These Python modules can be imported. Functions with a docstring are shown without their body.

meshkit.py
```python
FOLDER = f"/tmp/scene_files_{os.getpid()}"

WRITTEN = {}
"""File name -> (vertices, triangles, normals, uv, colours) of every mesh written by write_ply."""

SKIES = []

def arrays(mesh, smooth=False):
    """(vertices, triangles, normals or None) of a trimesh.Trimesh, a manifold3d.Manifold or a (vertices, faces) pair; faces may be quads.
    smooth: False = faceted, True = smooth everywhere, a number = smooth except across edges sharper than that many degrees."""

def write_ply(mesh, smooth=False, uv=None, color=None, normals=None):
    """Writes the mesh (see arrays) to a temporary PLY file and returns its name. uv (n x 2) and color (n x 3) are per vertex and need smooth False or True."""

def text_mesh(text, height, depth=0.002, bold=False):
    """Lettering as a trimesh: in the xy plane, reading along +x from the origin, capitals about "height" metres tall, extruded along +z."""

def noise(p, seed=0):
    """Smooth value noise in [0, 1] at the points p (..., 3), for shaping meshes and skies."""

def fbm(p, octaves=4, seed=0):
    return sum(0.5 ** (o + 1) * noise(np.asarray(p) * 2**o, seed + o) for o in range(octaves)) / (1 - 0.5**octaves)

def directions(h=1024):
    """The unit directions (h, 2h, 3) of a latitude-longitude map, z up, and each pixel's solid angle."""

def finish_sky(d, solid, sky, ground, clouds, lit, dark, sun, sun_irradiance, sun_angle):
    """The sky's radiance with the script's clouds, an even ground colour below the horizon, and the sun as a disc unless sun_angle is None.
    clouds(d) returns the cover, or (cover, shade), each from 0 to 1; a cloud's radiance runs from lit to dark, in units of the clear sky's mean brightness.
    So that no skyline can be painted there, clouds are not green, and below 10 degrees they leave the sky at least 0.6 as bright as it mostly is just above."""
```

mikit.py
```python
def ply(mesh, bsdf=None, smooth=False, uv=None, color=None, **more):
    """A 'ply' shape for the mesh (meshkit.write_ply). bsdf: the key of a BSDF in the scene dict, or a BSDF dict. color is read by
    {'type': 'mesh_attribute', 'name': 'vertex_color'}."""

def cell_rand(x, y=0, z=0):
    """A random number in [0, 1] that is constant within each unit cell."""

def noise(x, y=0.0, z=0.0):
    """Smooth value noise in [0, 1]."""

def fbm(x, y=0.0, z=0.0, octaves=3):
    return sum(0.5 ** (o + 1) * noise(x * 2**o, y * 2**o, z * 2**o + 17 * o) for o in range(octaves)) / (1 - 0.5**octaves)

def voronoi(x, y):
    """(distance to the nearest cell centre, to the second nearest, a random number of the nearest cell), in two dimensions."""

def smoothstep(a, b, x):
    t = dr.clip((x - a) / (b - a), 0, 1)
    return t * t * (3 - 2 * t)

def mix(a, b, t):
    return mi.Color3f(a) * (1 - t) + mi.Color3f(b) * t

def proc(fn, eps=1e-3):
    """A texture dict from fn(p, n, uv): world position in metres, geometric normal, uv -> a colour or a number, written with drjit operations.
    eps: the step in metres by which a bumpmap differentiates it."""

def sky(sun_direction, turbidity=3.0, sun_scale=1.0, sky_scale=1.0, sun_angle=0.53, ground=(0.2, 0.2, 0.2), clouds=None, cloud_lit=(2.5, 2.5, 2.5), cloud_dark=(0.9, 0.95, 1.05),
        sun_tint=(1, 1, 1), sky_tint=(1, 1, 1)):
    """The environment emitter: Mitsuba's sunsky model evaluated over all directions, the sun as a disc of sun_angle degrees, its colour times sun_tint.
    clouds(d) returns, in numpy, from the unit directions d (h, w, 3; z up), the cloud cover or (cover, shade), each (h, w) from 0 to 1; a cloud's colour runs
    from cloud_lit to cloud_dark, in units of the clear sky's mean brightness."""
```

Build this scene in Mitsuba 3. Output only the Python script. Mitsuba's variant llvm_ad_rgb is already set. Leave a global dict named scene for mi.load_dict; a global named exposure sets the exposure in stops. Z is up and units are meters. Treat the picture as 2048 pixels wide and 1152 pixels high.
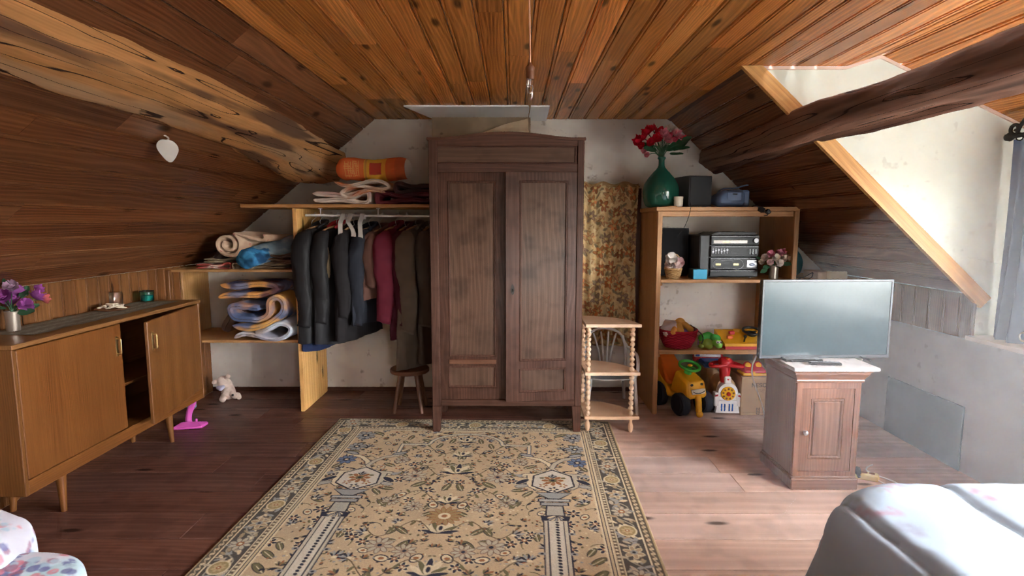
import math, random
import numpy as np, trimesh, drjit as dr
import mitsuba as mi
import mikit
from meshkit import text_mesh, noise as nnoise, fbm as nfbm
from mikit import proc, noise, fbm, voronoi, cell_rand, smoothstep, mix
from shapely.geometry import Polygon, LineString

T = mi.ScalarTransform4f
scene, labels = {}, {}
rng = np.random.default_rng(7)
random.seed(7)

# ---------------------------------------------------------------- camera, sky, exposure
HC, FPX, PITCH, YAW = 1.435, 1120.0, math.atan(129 / 1120.0), math.radians(-0.15)
_d = [math.sin(YAW) * math.cos(PITCH), math.cos(YAW) * math.cos(PITCH), -math.sin(PITCH)]
scene['camera'] = {'type': 'perspective', 'fov_axis': 'x', 'fov': math.degrees(2 * math.atan(1024 / FPX)),
                   'near_clip': 0.02, 'far_clip': 100.0,
                   'to_world': T().look_at(origin=[0, 0, HC], target=[_d[0], _d[1], HC + _d[2]], up=[0, 0, 1])}
scene['sky'] = mikit.sky((0.55, -0.35, 0.75), turbidity=4.0, sun_scale=0.0, sky_scale=8.0, ground=(0.22, 0.22, 0.2),
                         clouds=lambda d: np.full(d.shape[:2], 0.75), cloud_lit=(1.32, 1.24, 1.13), cloud_dark=(1.0, 1.0, 1.0))
exposure = 6.35

# ---------------------------------------------------------------- materials
def rgb(*c): return {'type': 'rgb', 'value': [float(x) for x in c]}
def srgb(r, g, b): return tuple((c / 255 / 12.92) if c / 255 < .04045 else ((c / 255 + .055) / 1.055) ** 2.4 for c in (r, g, b))
def lin(h): return srgb(int(h[0:2], 16), int(h[2:4], 16), int(h[4:6], 16))
def mat(name, color, rough=.6, spec=.4, metal=0.0, coat=0.0, sheen=0.0):
    c = rgb(*color) if isinstance(color, (tuple, list)) else color
    d = {'type': 'principled', 'base_color': c, 'roughness': rough, 'specular': spec, 'metallic': metal}
    if coat: d['clearcoat'], d['clearcoat_gloss'] = coat, .9
    if sheen: d['sheen'] = sheen
    scene[name] = {'type': 'twosided', 'bsdf': d}
    return name

def wood_fn(c0, c1, var=.3, rings=70., knots=0.0, streak=.35, hue=.12, wear=0.0, wear_y=9.0):
    c0, c1 = mi.Color3f(*c0), mi.Color3f(*c1)
    def fn(p, n, uv):
        idn = dr.floor(uv.y)
        w = (uv.y - idn) * 2
        u = uv.x + idn * 1.37
        r, r2 = cell_rand(idn, 3), cell_rand(idn, 7)
        bend = noise(u * 1.1, w * 7, idn) * .09 + noise(u * 4.0, w * 18, idn + 31) * .022
        ring = .5 + .5 * dr.sin((w + bend) * rings * 6.2832 * (.6 + .7 * r2))
        fine = noise(u * 7, w * 420, idn)
        t = dr.clip(.26 + .26 * ring * ring + streak * (fine - .4) + .45 * (noise(u * .8, w * 12, idn + 5) - .4), 0, 1)
        col = c0 * (1 - t) + c1 * t
        tone = 1 + var * (r * 2 - 1)
        h = hue * (r2 * 2 - 1)
        col = mi.Color3f(col.x * tone, col.y * tone * (1 - .5 * h), col.z * tone * (1 - h))
        if knots:
            f1, f2, kr = voronoi(u * 2.3 + idn * 3.3, w * 7 + idn * .71)
            k = (1 - smoothstep(.05, .17, f1)) * dr.select(kr < knots, 1.0, 0.0)
            col = col * (1 - .78 * k)
        if wear:
            m = fbm(p.x * 9, p.y * wear_y, p.z * 9, 3)
            col = mix(col, col * .45, wear * smoothstep(.45, .75, m))
        return col
    return proc(fn)
def wood(name, c0, c1, rough=.45, spec=.45, **k): return mat(name, wood_fn(c0, c1, **k), rough, spec)

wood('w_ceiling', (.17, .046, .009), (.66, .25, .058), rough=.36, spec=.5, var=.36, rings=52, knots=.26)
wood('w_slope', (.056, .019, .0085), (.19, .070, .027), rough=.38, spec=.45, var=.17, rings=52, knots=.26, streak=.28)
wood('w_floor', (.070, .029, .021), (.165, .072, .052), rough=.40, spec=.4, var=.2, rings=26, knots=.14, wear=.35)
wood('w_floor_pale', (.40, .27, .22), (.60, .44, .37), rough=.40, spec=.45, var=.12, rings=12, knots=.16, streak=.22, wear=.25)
wood('w_knee', (.10, .036, .011), (.205, .082, .027), rough=.5, var=.16, rings=40, knots=.2)
def beam_fn(lo, hi, dark, grey):
    lo, hi, dark, grey = (mi.Color3f(*c) for c in (lo, hi, dark, grey))
    def fn(p, n, uv):
        a, b = p.x * 1.3 + p.z * .7, p.z * 1.2 - p.x * .6
        fib = noise(a * 150, p.y * 4.5, b * 150)
        t = dr.clip(.25 + .6 * fbm(a * 13, p.y * 1.3, b * 13, 3) + .35 * (fib - .5), 0, 1)
        col = lo * (1 - t) + hi * t
        col = mix(col, grey, .55 * smoothstep(.52, .70, fbm(a * 7 + 9, p.y * .8, b * 7, 2)))
        col = mix(col, dark, .85 * smoothstep(.50, .66, fbm(a * 9, p.y * 1.15 + 4, b * 11, 3)))
        crack = dr.abs(noise(a * 19, p.y * .9 + 3, b * 19) - .5)
        return mix(dark * .35, col, smoothstep(.006, .022, crack))
    return proc(fn)
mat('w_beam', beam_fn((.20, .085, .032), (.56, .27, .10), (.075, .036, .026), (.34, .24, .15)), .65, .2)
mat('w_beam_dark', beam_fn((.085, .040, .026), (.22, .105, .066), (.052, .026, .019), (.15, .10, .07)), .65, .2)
wood('w_pine', (.44, .20, .052), (.74, .42, .14), rough=.5, var=.06, rings=30, knots=.4)
wood('w_shelf', (.30, .135, .045), (.50, .26, .10), rough=.5, var=.1, rings=55)
wood('w_wardrobe', (.042, .018, .012), (.108, .050, .035), rough=.33, spec=.4, var=.12, rings=40, wear=.45)
wood('w_panel', (.050, .026, .017), (.118, .066, .045), rough=.32, spec=.4, var=.1, rings=30, wear=.6)
wood('w_teak', (.105, .036, .0095), (.185, .070, .0185), rough=.38, var=.07, rings=90, streak=.5)
wood('w_teak_top', (.14, .055, .018), (.22, .10, .035), rough=.36, var=.07, rings=90, streak=.5)
wood('w_stand', (.10, .038, .020), (.21, .090, .050), rough=.34, spec=.5, var=.1, rings=45)
wood('w_light', (.56, .36, .22), (.70, .49, .32), rough=.5, var=.05, rings=45)

def plaster_fn(a, b, c):
    def fn(p, n, uv):
        q = fbm(p.x * 3.1 + p.y * 2.3, p.z * 3.4, p.y * 1.7, 4)
        s = fbm(p.x * 21, p.z * 21, p.y * 21, 3)
        col = mix(a, b, smoothstep(.35, .68, q))
        return mix(col, c, .75 * smoothstep(.63, .78, s) * smoothstep(.4, .62, fbm(p.x * 2 + 7, p.z * 2, p.y * 2 + 3, 2)))
    return proc(fn)
def plaster(name, a, b, c):
    bump = proc(lambda p, n, uv: fbm(p.x * 45, p.z * 45, p.y * 45, 3) * .004, eps=2e-3)
    scene[name] = {'type': 'twosided', 'bsdf': {'type': 'bumpmap', 'arbitrary': bump, 'scale': 1.0,
                   'nested_bsdf': {'type': 'principled', 'base_color': plaster_fn(a, b, c), 'roughness': .85, 'specular': .2}}}
plaster('plaster', (.66, .61, .53), (.55, .49, .42), (.30, .23, .17))
plaster('plaster_cool', (.68, .70, .61), (.60, .62, .54), (.52, .52, .44))
plaster('plaster_grey', (.46, .49, .50), (.40, .43, .45), (.34, .36, .37))
plaster('paper_brown', (.38, .28, .19), (.27, .19, .12), (.13, .085, .05))
plaster('stone_top', (.50, .47, .46), (.40, .37, .36), (.26, .23, .22))
mat('white_paint', (.72, .72, .70), .5)
mat('vcol', {'type': 'mesh_attribute', 'name': 'vertex_color'}, .85, .15)
mat('vcol_soft', {'type': 'mesh_attribute', 'name': 'vertex_color'}, .55, .18)
mat('vcol_gloss', {'type': 'mesh_attribute', 'name': 'vertex_color'}, .35, .5)
scene['pane'] = {'type': 'thindielectric', 'int_ior': 1.5}

# ---------------------------------------------------------------- mesh helpers
_used = {}
def uniq(base):
    c = _used.get(base, -1) + 1
    _used[base] = c
    return base if c == 0 else f'{base}_{c:03d}'

def xf(m, loc=(0, 0, 0), rz=0, rx=0, ry=0, s=None):
    m = m.copy()
    if s is not None: m.apply_transform(np.diag([*(s if np.ndim(s) else [s] * 3), 1.0]))
    R = trimesh.transformations.euler_matrix(math.radians(rx), math.radians(ry), math.radians(rz), 'sxyz')
    R[:3, 3] = loc
    m.apply_transform(R)
    return m
def cat(*ms): return trimesh.util.concatenate([m for m in ms])
def box(x0, x1, y0, y1, z0, z1, b=.003):
    x0, x1, y0, y1, z0, z1 = min(x0, x1), max(x0, x1), min(y0, y1), max(y0, y1), min(z0, z1), max(z0, z1)
    b = min(b, .45 * (x1 - x0), .45 * (y1 - y0), .45 * (z1 - z0))
    P = []
    for sx in (0, 1):
        for sy in (0, 1):
            for sz in (0, 1):
                c = [x1 if sx else x0, y1 if sy else y0, z1 if sz else z0]
                s = [-1 if sx else 1, -1 if sy else 1, -1 if sz else 1]
                for k in range(3):
                    q = [c[i] + s[i] * b for i in range(3)]; q[k] = c[k]; P.append(q)
    return trimesh.Trimesh(P, _HULL, process=False)
def _hull_faces():
    P = []
    for sx in (0, 1):
        for sy in (0, 1):
            for sz in (0, 1):
                c = [sx, sy, sz]; s = [-1 if v else 1 for v in c]
                for k in range(3):
                    q = [c[i] + s[i] * .1 for i in range(3)]; q[k] = c[k]; P.append(q)
    P = np.array(P, float)
    from scipy.spatial import ConvexHull
    F = ConvexHull(P).simplices.copy()
    n = np.cross(P[F[:, 1]] - P[F[:, 0]], P[F[:, 2]] - P[F[:, 0]])
    flip = ((P[F].mean(1) - .5) * n).sum(1) < 0
    F[flip] = F[flip][:, ::-1]
    return F
_HULL = _hull_faces()
def bx(cx, cy, cz, w, d, h, b=.003): return box(cx - w / 2, cx + w / 2, cy - d / 2, cy + d / 2, cz, cz + h, b)
def lathe(prof, n=32, loc=(0, 0, 0)):
    a = np.linspace(0, 2 * np.pi, n, endpoint=False)
    P = np.array(prof, float)
    V = np.stack([P[:, 0][:, None] * np.cos(a), P[:, 0][:, None] * np.sin(a), np.repeat(P[:, 1][:, None], n, 1)], -1).reshape(-1, 3)
    F = []
    for i in range(len(P) - 1):
        for j in range(n):
            k = (j + 1) % n
            F += [[i * n + j, i * n + k, (i + 1) * n + k], [i * n + j, (i + 1) * n + k, (i + 1) * n + j]]
    m = trimesh.Trimesh(V, F, process=False)
    m.merge_vertices(); m.update_faces(m.nondegenerate_faces())
    m.apply_translation(loc)
    return m
def resample(pts, n):
    pts = np.array(pts, float)
    d = np.r_[0, np.cumsum(np.linalg.norm(np.diff(pts, axis=0), axis=1))]
    t = np.linspace(0, d[-1], n)
    return np.stack([np.interp(t, d, pts[:, k]) for k in range(pts.shape[1])], 1)
def smooth_line(pts, n=24, closed=False):
    from scipy.interpolate import splprep, splev
    pts = np.array(pts, float)
    k = min(3, len(pts) - 1)
    tck, _ = splprep(pts.T, s=0, k=k, per=closed)
    return np.array(splev(np.linspace(0, 1, n), tck)).T
def tube(pts, r, n=10, cap=True, flat=1.0):
    pts = np.array(pts, float); N = len(pts)
    r = np.broadcast_to(np.asarray(r, float), (N,))
    t = np.gradient(pts, axis=0); t /= np.linalg.norm(t, axis=1, keepdims=True) + 1e-12
    u = np.cross(t[0], [0, 0, 1] if abs(t[0][2]) < .9 else [1, 0, 0]); u /= np.linalg.norm(u)
    a = np.linspace(0, 2 * np.pi, n, endpoint=False)
    V = []
    for i in range(N):
        u = u - t[i] * (u @ t[i]); u /= np.linalg.norm(u)
        w = np.cross(t[i], u)
        V.append(pts[i] + r[i] * (np.cos(a)[:, None] * u + flat * np.sin(a)[:, None] * w))
    V = np.vstack(V); F = []
    for i in range(N - 1):
        for j in range(n):
            k = (j + 1) % n
            F += [[i * n + j, i * n + k, (i + 1) * n + k], [i * n + j, (i + 1) * n + k, (i + 1) * n + j]]
    if cap:
        V = np.vstack([V, pts[0], pts[-1]])
        for j in range(n):
            k = (j + 1) % n
            F += [[N * n, k, j], [N * n + 1, (N - 1) * n + j, (N - 1) * n + k]]
    return trimesh.Trimesh(V, F, process=False)
def grid(P, closed_u=False):
    """P (a, b, 3) points -> surface mesh."""
    a, b = P.shape[:2]; V = P.reshape(-1, 3); i = np.arange(a * b).reshape(a, b)
    if closed_u: i = np.vstack([i, i[:1]])
    q = np.stack([i[:-1, :-1], i[1:, :-1], i[1:, 1:], i[:-1, 1:]], -1).reshape(-1, 4)
    return trimesh.Trimesh(V, np.vstack([q[:, [0, 1, 2]], q[:, [0, 2, 3]]]), process=False)
def prism(poly, h, axis='z', at=0.0):
    """polygon (list of 2D points) extruded by h; axis y: polygon is (x, z) and runs +y from at; axis x: polygon is (y, z)."""
    m = trimesh.creation.extrude_polygon(Polygon(poly) if not isinstance(poly, Polygon) else poly, h, engine='earcut')
    if axis == 'y': m.apply_transform(np.array([[1, 0, 0, 0], [0, 0, 1, at], [0, 1, 0, 0], [0, 0, 0, 1.0]])); m.invert()
    elif axis == 'x': m.apply_transform(np.array([[0, 0, 1, at], [1, 0, 0, 0], [0, 1, 0, 0], [0, 0, 0, 1.0]]))
    else: m.apply_translation([0, 0, at])
    return m
def ball(c, r, sub=2, s=(1, 1, 1)):
    m = trimesh.creation.icosphere(subdivisions=sub, radius=1.0)
    m.apply_scale(np.array(s, float) * r); m.apply_translation(c)
    return m
def rough(m, amp, freq, seed=0):
    m = m.copy(); n = m.vertex_normals
    m.vertices = m.vertices + n * ((nfbm(m.vertices * freq, 3, seed) - .5) * 2 * amp)[:, None]
    return m

_wid = [0]
def put(key, m, bsdf, smooth=False, color=None, grain=None, wood=None, label=None, group=None):
    """One entry of the scene. Wood gets uv = (metres along the grain, board number + half the metres across)."""
    isw = bsdf.startswith('w_') if wood is None else wood
    if isw:
        if smooth is False:
            V = m.triangles.reshape(-1, 3); m2 = trimesh.Trimesh(V, np.arange(len(V)).reshape(-1, 3), process=False)
            N = np.repeat(m.face_normals, 3, axis=0) if len(m.face_normals) == len(m.faces) else m2.vertex_normals
        else:
            m2 = trimesh.graph.smooth_shade(m, angle=math.radians(40 if smooth is True else smooth), facet_minarea=None)
            N = np.array(m2.vertex_normals)
        V = np.array(m2.vertices); ext = V.max(0) - V.min(0)
        if grain is not None and not isinstance(grain, str):
            g3 = np.array(grain, float); g3 /= np.linalg.norm(g3); o3 = np.cross(g3, [0, 1, 0]); Q = np.stack([g3, np.array([0, 1.0, 0]), o3], 1)
            V, N = V @ Q, N @ Q; a = 0
        else: a = int(np.argmax(ext)) if grain is None else 'xyz'.index(grain)
        b, c = [k for k in range(3) if k != a]
        use_b = np.abs(N[:, b]) <= np.abs(N[:, c])
        across = np.where(use_b, V[:, b] - V[:, b].min(), V[:, c] - V[:, c].min() + .13)
        _wid[0] += 1
        uv = np.stack([V[:, a], np.clip(across * .5, 0, .98) + _wid[0] + .01], 1)
        scene[key] = mikit.ply(m2, bsdf, smooth=True, uv=uv)
    elif color is not None:
        c = np.asarray(color, float)
        if c.ndim == 1: c = np.tile(c, (len(m.vertices), 1))
        if smooth is False:
            V = m.triangles.reshape(-1, 3); c = c[m.faces.reshape(-1)]
            m = trimesh.Trimesh(V, np.arange(len(V)).reshape(-1, 3), process=False)
            scene[key] = mikit.ply(m, bsdf, smooth=True, color=c)
        elif smooth is True:
            scene[key] = mikit.ply(m, bsdf, smooth=True, color=c)
        else:
            m2 = m.copy(); m2.visual = trimesh.visual.ColorVisuals(m2, vertex_colors=np.zeros((len(c), 4), np.uint8))
            m2.vertex_attributes['c'] = c
            m3 = trimesh.graph.smooth_shade(trimesh.Trimesh(m.vertices, m.faces, process=False), angle=math.radians(smooth), facet_minarea=None)
            from scipy.spatial import cKDTree
            c = c[cKDTree(m.vertices).query(m3.vertices)[1]]
            scene[key] = mikit.ply(m3, bsdf, smooth=True, color=c)
    else:
        scene[key] = mikit.ply(m, bsdf, smooth=smooth)
    if label or group:
        labels[key] = {k: v for k, v in (('label', label), ('group', group)) if v}
    return key
class Thing:
    def __init__(s, name, label, category=None, group=None, kind=None):
        s.key = uniq(name)
        labels[s.key] = {k: v for k, v in (('label', label), ('category', category), ('group', group), ('kind', kind)) if v}
    def part(s, name, m, bsdf, smooth=False, under=None, **k):
        return put(uniq(f'{under or s.key}__{name}'), m, bsdf, smooth, **k)
    def own(s, m, bsdf, smooth=False, **k):
        k.pop('label', None)
        return put(s.key, m, bsdf, smooth, **k)
def one(name, label, category, m, bsdf, smooth=False, group=None, **k):
    t = Thing(name, label, category, group); t.own(m, bsdf, smooth, **k); return t
def struct(name, label=None, cat_=None): return Thing(name, label, cat_, kind='structure')
# ---------------------------------------------------------------- the room
XL, XR, YB, YF, ZC = -2.591, 2.606, 4.70, -2.6, 2.28        # knee walls, gable wall ahead, gable wall behind, flat ceiling
FL, FR, KL, KR = -1.133, 1.27, 1.104, 1.03                   # folds of the ceiling, tops of the knee walls
DY0, DY1 = -0.9, 3.16                                         # the dormer's cheeks

def strip_profile(w, h=.012):
    return [(0, h), (0, .0085), (.0045, 0), (.012, 0), (.0138, .0065), (.0178, .0065), (.0195, 0), (w - .0045, 0), (w, .0085), (w, h)]
def strip(w, y0, y1, h=.012):
    """a tongue-and-groove board: section in (s, h), running along y; h points away from the room."""
    p = np.array(strip_profile(w, h)); n = len(p)
    V = np.vstack([np.c_[p[:, 0], np.full(n, y0), p[:, 1]], np.c_[p[:, 0], np.full(n, y1), p[:, 1]]])
    F = []
    for i in range(n):
        j = (i + 1) % n
        F += [[i, j, n + j], [i, n + j, n + i]]
    for k in range(1, n - 1): F += [[0, k + 1, k], [n, n + k, n + k + 1]]
    return trimesh.Trimesh(V, F, process=False)
def lay(m, A, B):
    """section axis s runs from A to B (x, z); h is to the left of it seen from -y (outwards, upwards)."""
    A, B = np.array(A, float), np.array(B, float); e = (B - A) / np.linalg.norm(B - A)
    nrm = np.array([-e[1], e[0]])
    if nrm[1] < 0: nrm = -nrm
    V = m.vertices; m = m.copy()
    X = A[0] + V[:, 0] * e[0] + V[:, 2] * nrm[0]; Z = A[1] + V[:, 0] * e[1] + V[:, 2] * nrm[1]
    m.vertices = np.c_[X, V[:, 1], Z]
    if e[0] < 0: m.invert()
    return m
def boards(t, A, B, y0, y1, bsdf='w_ceiling', w=.1215, seg=(1.3, 3.2), seed=0):
    r = random.Random(seed); L = math.hypot(B[0] - A[0], B[1] - A[1]); s = 0.0
    while s < L - .01:
        ww = min(w, L - s); y = y1
        e = ((B[0] - A[0]) / L, (B[1] - A[1]) / L)
        a = (A[0] + e[0] * s, A[1] + e[1] * s)
        first = True
        while y > y0 + .02:
            ln = r.uniform(*seg) * (r.uniform(.25, 1) if first else 1); first = False
            ya = max(y0, y - ln)
            if ya - y0 < .5: ya = y0
            if ya < .8: ya = y0
            m = lay(strip(max(ww - .003, .02), ya + .0007, y - .0007), a, (a[0] + e[0], a[1] + e[1]))
            m.vertices[:, :] += 0
            t.part('plank', m, bsdf, False, grain='y')
            y = ya
        s += w

t = struct('ceiling', 'flat ceiling of varnished orange-brown tongue-and-groove planks')
t.own(box(FL - .05, FR + .05, YF - .15, YB + .15, ZC + .014, ZC + .16), 'white_paint')
boards(t, (FL, ZC), (FR, ZC), YF, YB, seed=3)
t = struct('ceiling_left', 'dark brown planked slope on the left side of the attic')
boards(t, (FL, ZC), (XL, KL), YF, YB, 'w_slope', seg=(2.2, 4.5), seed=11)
t.own(prism([(FL, ZC + .02), (XL - .20, KL - .125), (XL - .28, KL - .07), (FL - .02, ZC + .14)], YB - YF + .3, 'y', YF - .15), 'white_paint')
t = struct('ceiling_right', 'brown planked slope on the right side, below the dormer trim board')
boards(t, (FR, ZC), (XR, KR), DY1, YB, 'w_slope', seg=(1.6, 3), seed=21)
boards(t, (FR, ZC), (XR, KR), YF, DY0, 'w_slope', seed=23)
t.own(prism([(FR, ZC + .02), (FR + .02, ZC + .14), (XR + .28, KR - .13), (XR + .2, KR - .17)], YB - DY1 + .15, 'y', DY1 + .002), 'white_paint')
t.part('backing', prism([(FR, ZC + .02), (FR + .02, ZC + .14), (XR + .28, KR - .13), (XR + .2, KR - .17)], DY0 - YF + .15, 'y', YF - .15), 'white_paint')
t = struct('ceiling_dormer', 'pale planked ceiling of the dormer that falls towards its window')
DP = [(FR, ZC), (1.80, ZC), (1.985, 2.338), (2.98, 1.885)]
for i in range(3): boards(t, DP[i], DP[i + 1], DY0, DY1, seed=31 + i)
t.own(prism([(1.78, ZC + .02), (1.985, 2.36), (3.06, 1.875), (3.06, 2.0), (1.985, 2.5), (1.7, 2.5)], DY1 - DY0, 'y', DY0), 'white_paint')

# gable wall ahead, its outline cut to the roof
def gable(y0, y1): return prism([(XL - .14, -.1), (XR + .14, -.1), (XR + .14, KR - .1), (XR, KR + .018), (FR, ZC + .02), (FL, ZC + .02), (XL, KL + .018), (XL - .14, KL - .08)], y1 - y0, 'y', y0)
t = struct('wall_back', 'cream plastered gable wall behind the wardrobe'); t.own(gable(YB, YB + .15), 'plaster')
# gable wall behind the camera with an unseen window added for light
W2 = (1.25, 1.85, .85, 1.45)
wp = Polygon([(XL - .14, -.1), (XR + .14, -.1), (XR + .14, KR - .1), (XR, KR + .018), (FR, ZC + .02), (FL, ZC + .02), (XL, KL + .018), (XL - .14, KL - .08)], [[(W2[0], W2[2]), (W2[0], W2[3]), (W2[1], W2[3]), (W2[1], W2[2])]])
t = struct('wall_front', 'plastered gable wall behind the camera'); t.own(prism(wp, .2, 'y', YF - .2), 'plaster')
def window(axis, at, a0, a1, z0, z1, label):
    t = struct('window_1' if axis == 'x' else 'window_2', label)
    def pl(a, b, c, d, th, off=0):
        return box(at + off - th / 2, at + off + th / 2, a, b, c, d) if axis == 'x' else box(a, b, at + off - th / 2, at + off + th / 2, c, d)
    mid = (a0 + a1) / 2; f = .05
    for nm, q in (('jamb', (a0, a0 + f, z0, z1)), ('jamb', (a1 - f, a1, z0, z1)), ('sash_rail', (a0 + f, a1 - f, z0, z0 + f)), ('sash_rail', (a0 + f, a1 - f, z1 - f, z1)), ('meeting_stile', (mid - .035, mid + .035, z0 + f, z1 - f))):
        t.part(nm, pl(*q, .055), 'white_paint')
    for a, b in ((a0 + f, mid - .035), (mid + .035, a1 - f)): t.part('pane', sheet_pane(axis, at, a, b, z0 + f, z1 - f), 'pane')
    return t
def sheet_pane(axis, at, a, b, c, d):
    P = np.array([[[at, a, c], [at, b, c]], [[at, a, d], [at, b, d]]], float)
    if axis == 'y': P = P[..., [1, 0, 2]]
    return grid(P)
window('y', YF - .12, *W2, 'white two-leaf window in the gable wall behind the camera')
# left knee wall: upright boards
t = struct('wall_left', 'low knee wall of upright orange-brown boards on the left')
t.own(box(XL - .14, XL - .014, YF, YB, -.1, KL), 'plaster')
def upright(t, x, sgn, y0, y1, z0, z1, w, bsdf, seed):
    y = y1
    while y > y0 + .02:
        ya = max(y0, y - w)
        m = strip(y - ya - .001, z0, z1)                       # s -> y, along -> z, h -> x
        V = m.vertices
        m.vertices = np.c_[x + sgn * V[:, 2], ya + V[:, 0], V[:, 1]]
        if sgn > 0: m.invert()
        t.part('plank', m, bsdf, False, grain='z')
        y = ya
upright(t, XL, -1, YF + 4.2, YB - .001, 0.0, KL, .095, 'w_knee', 5)
# right knee wall: plaster below, upright boards above
t = struct('wall_right', 'low right wall, grey plaster with a band of brown boards above')
t.own(box(XR, XR + .14, YF, YB, -.1, .775), 'plaster_grey')
t.part('upper', box(XR + .014, XR + .14, DY1 + .005, YB, .775, KR), 'plaster_cool')
t.part('upper', box(XR, XR + .14, YF, DY0, .775, KR), 'plaster_cool')
upright(t, XR, 1, DY1 - .02, YB - .001, .775, KR, .122, 'w_slope', 6)
# dormer: cheeks, sill, outer wall with window_1
ck = [(FR, ZC + .01), (1.80, ZC + .01), (1.985, 2.345), (3.0, 1.885), (3.0, .70), (XR + .02, .70), (XR + .02, KR + .02)]
t = struct('wall_cheek', 'pale green-white triangular cheek wall of the dormer'); t.own(prism(ck, .1, 'y', DY1), 'plaster_cool')
t = struct('wall_cheek_near', 'near cheek wall of the dormer, outside the view'); t.own(prism(ck, .1, 'y', DY0 - .1), 'plaster_cool')
W1 = (-.40, 1.95, .86, 1.80)
wp = Polygon([(DY0, .7), (DY1, .7), (DY1, 1.95), (DY0, 1.95)], [[(W1[0], W1[2]), (W1[0], W1[3]), (W1[1], W1[3]), (W1[1], W1[2])]])
t = struct('wall_dormer', 'outer wall of the dormer around its window'); t.own(prism(wp, .12, 'x', 2.97), 'plaster_cool')
window('x', 3.03, *W1, 'white two-leaf dormer window to the right of the bed')
t = struct('sill_board', 'painted sill board under the dormer window'); t.own(box(XR - .025, 2.97, DY0, DY1 - .002, .775, .80), 'white_paint')
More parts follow.
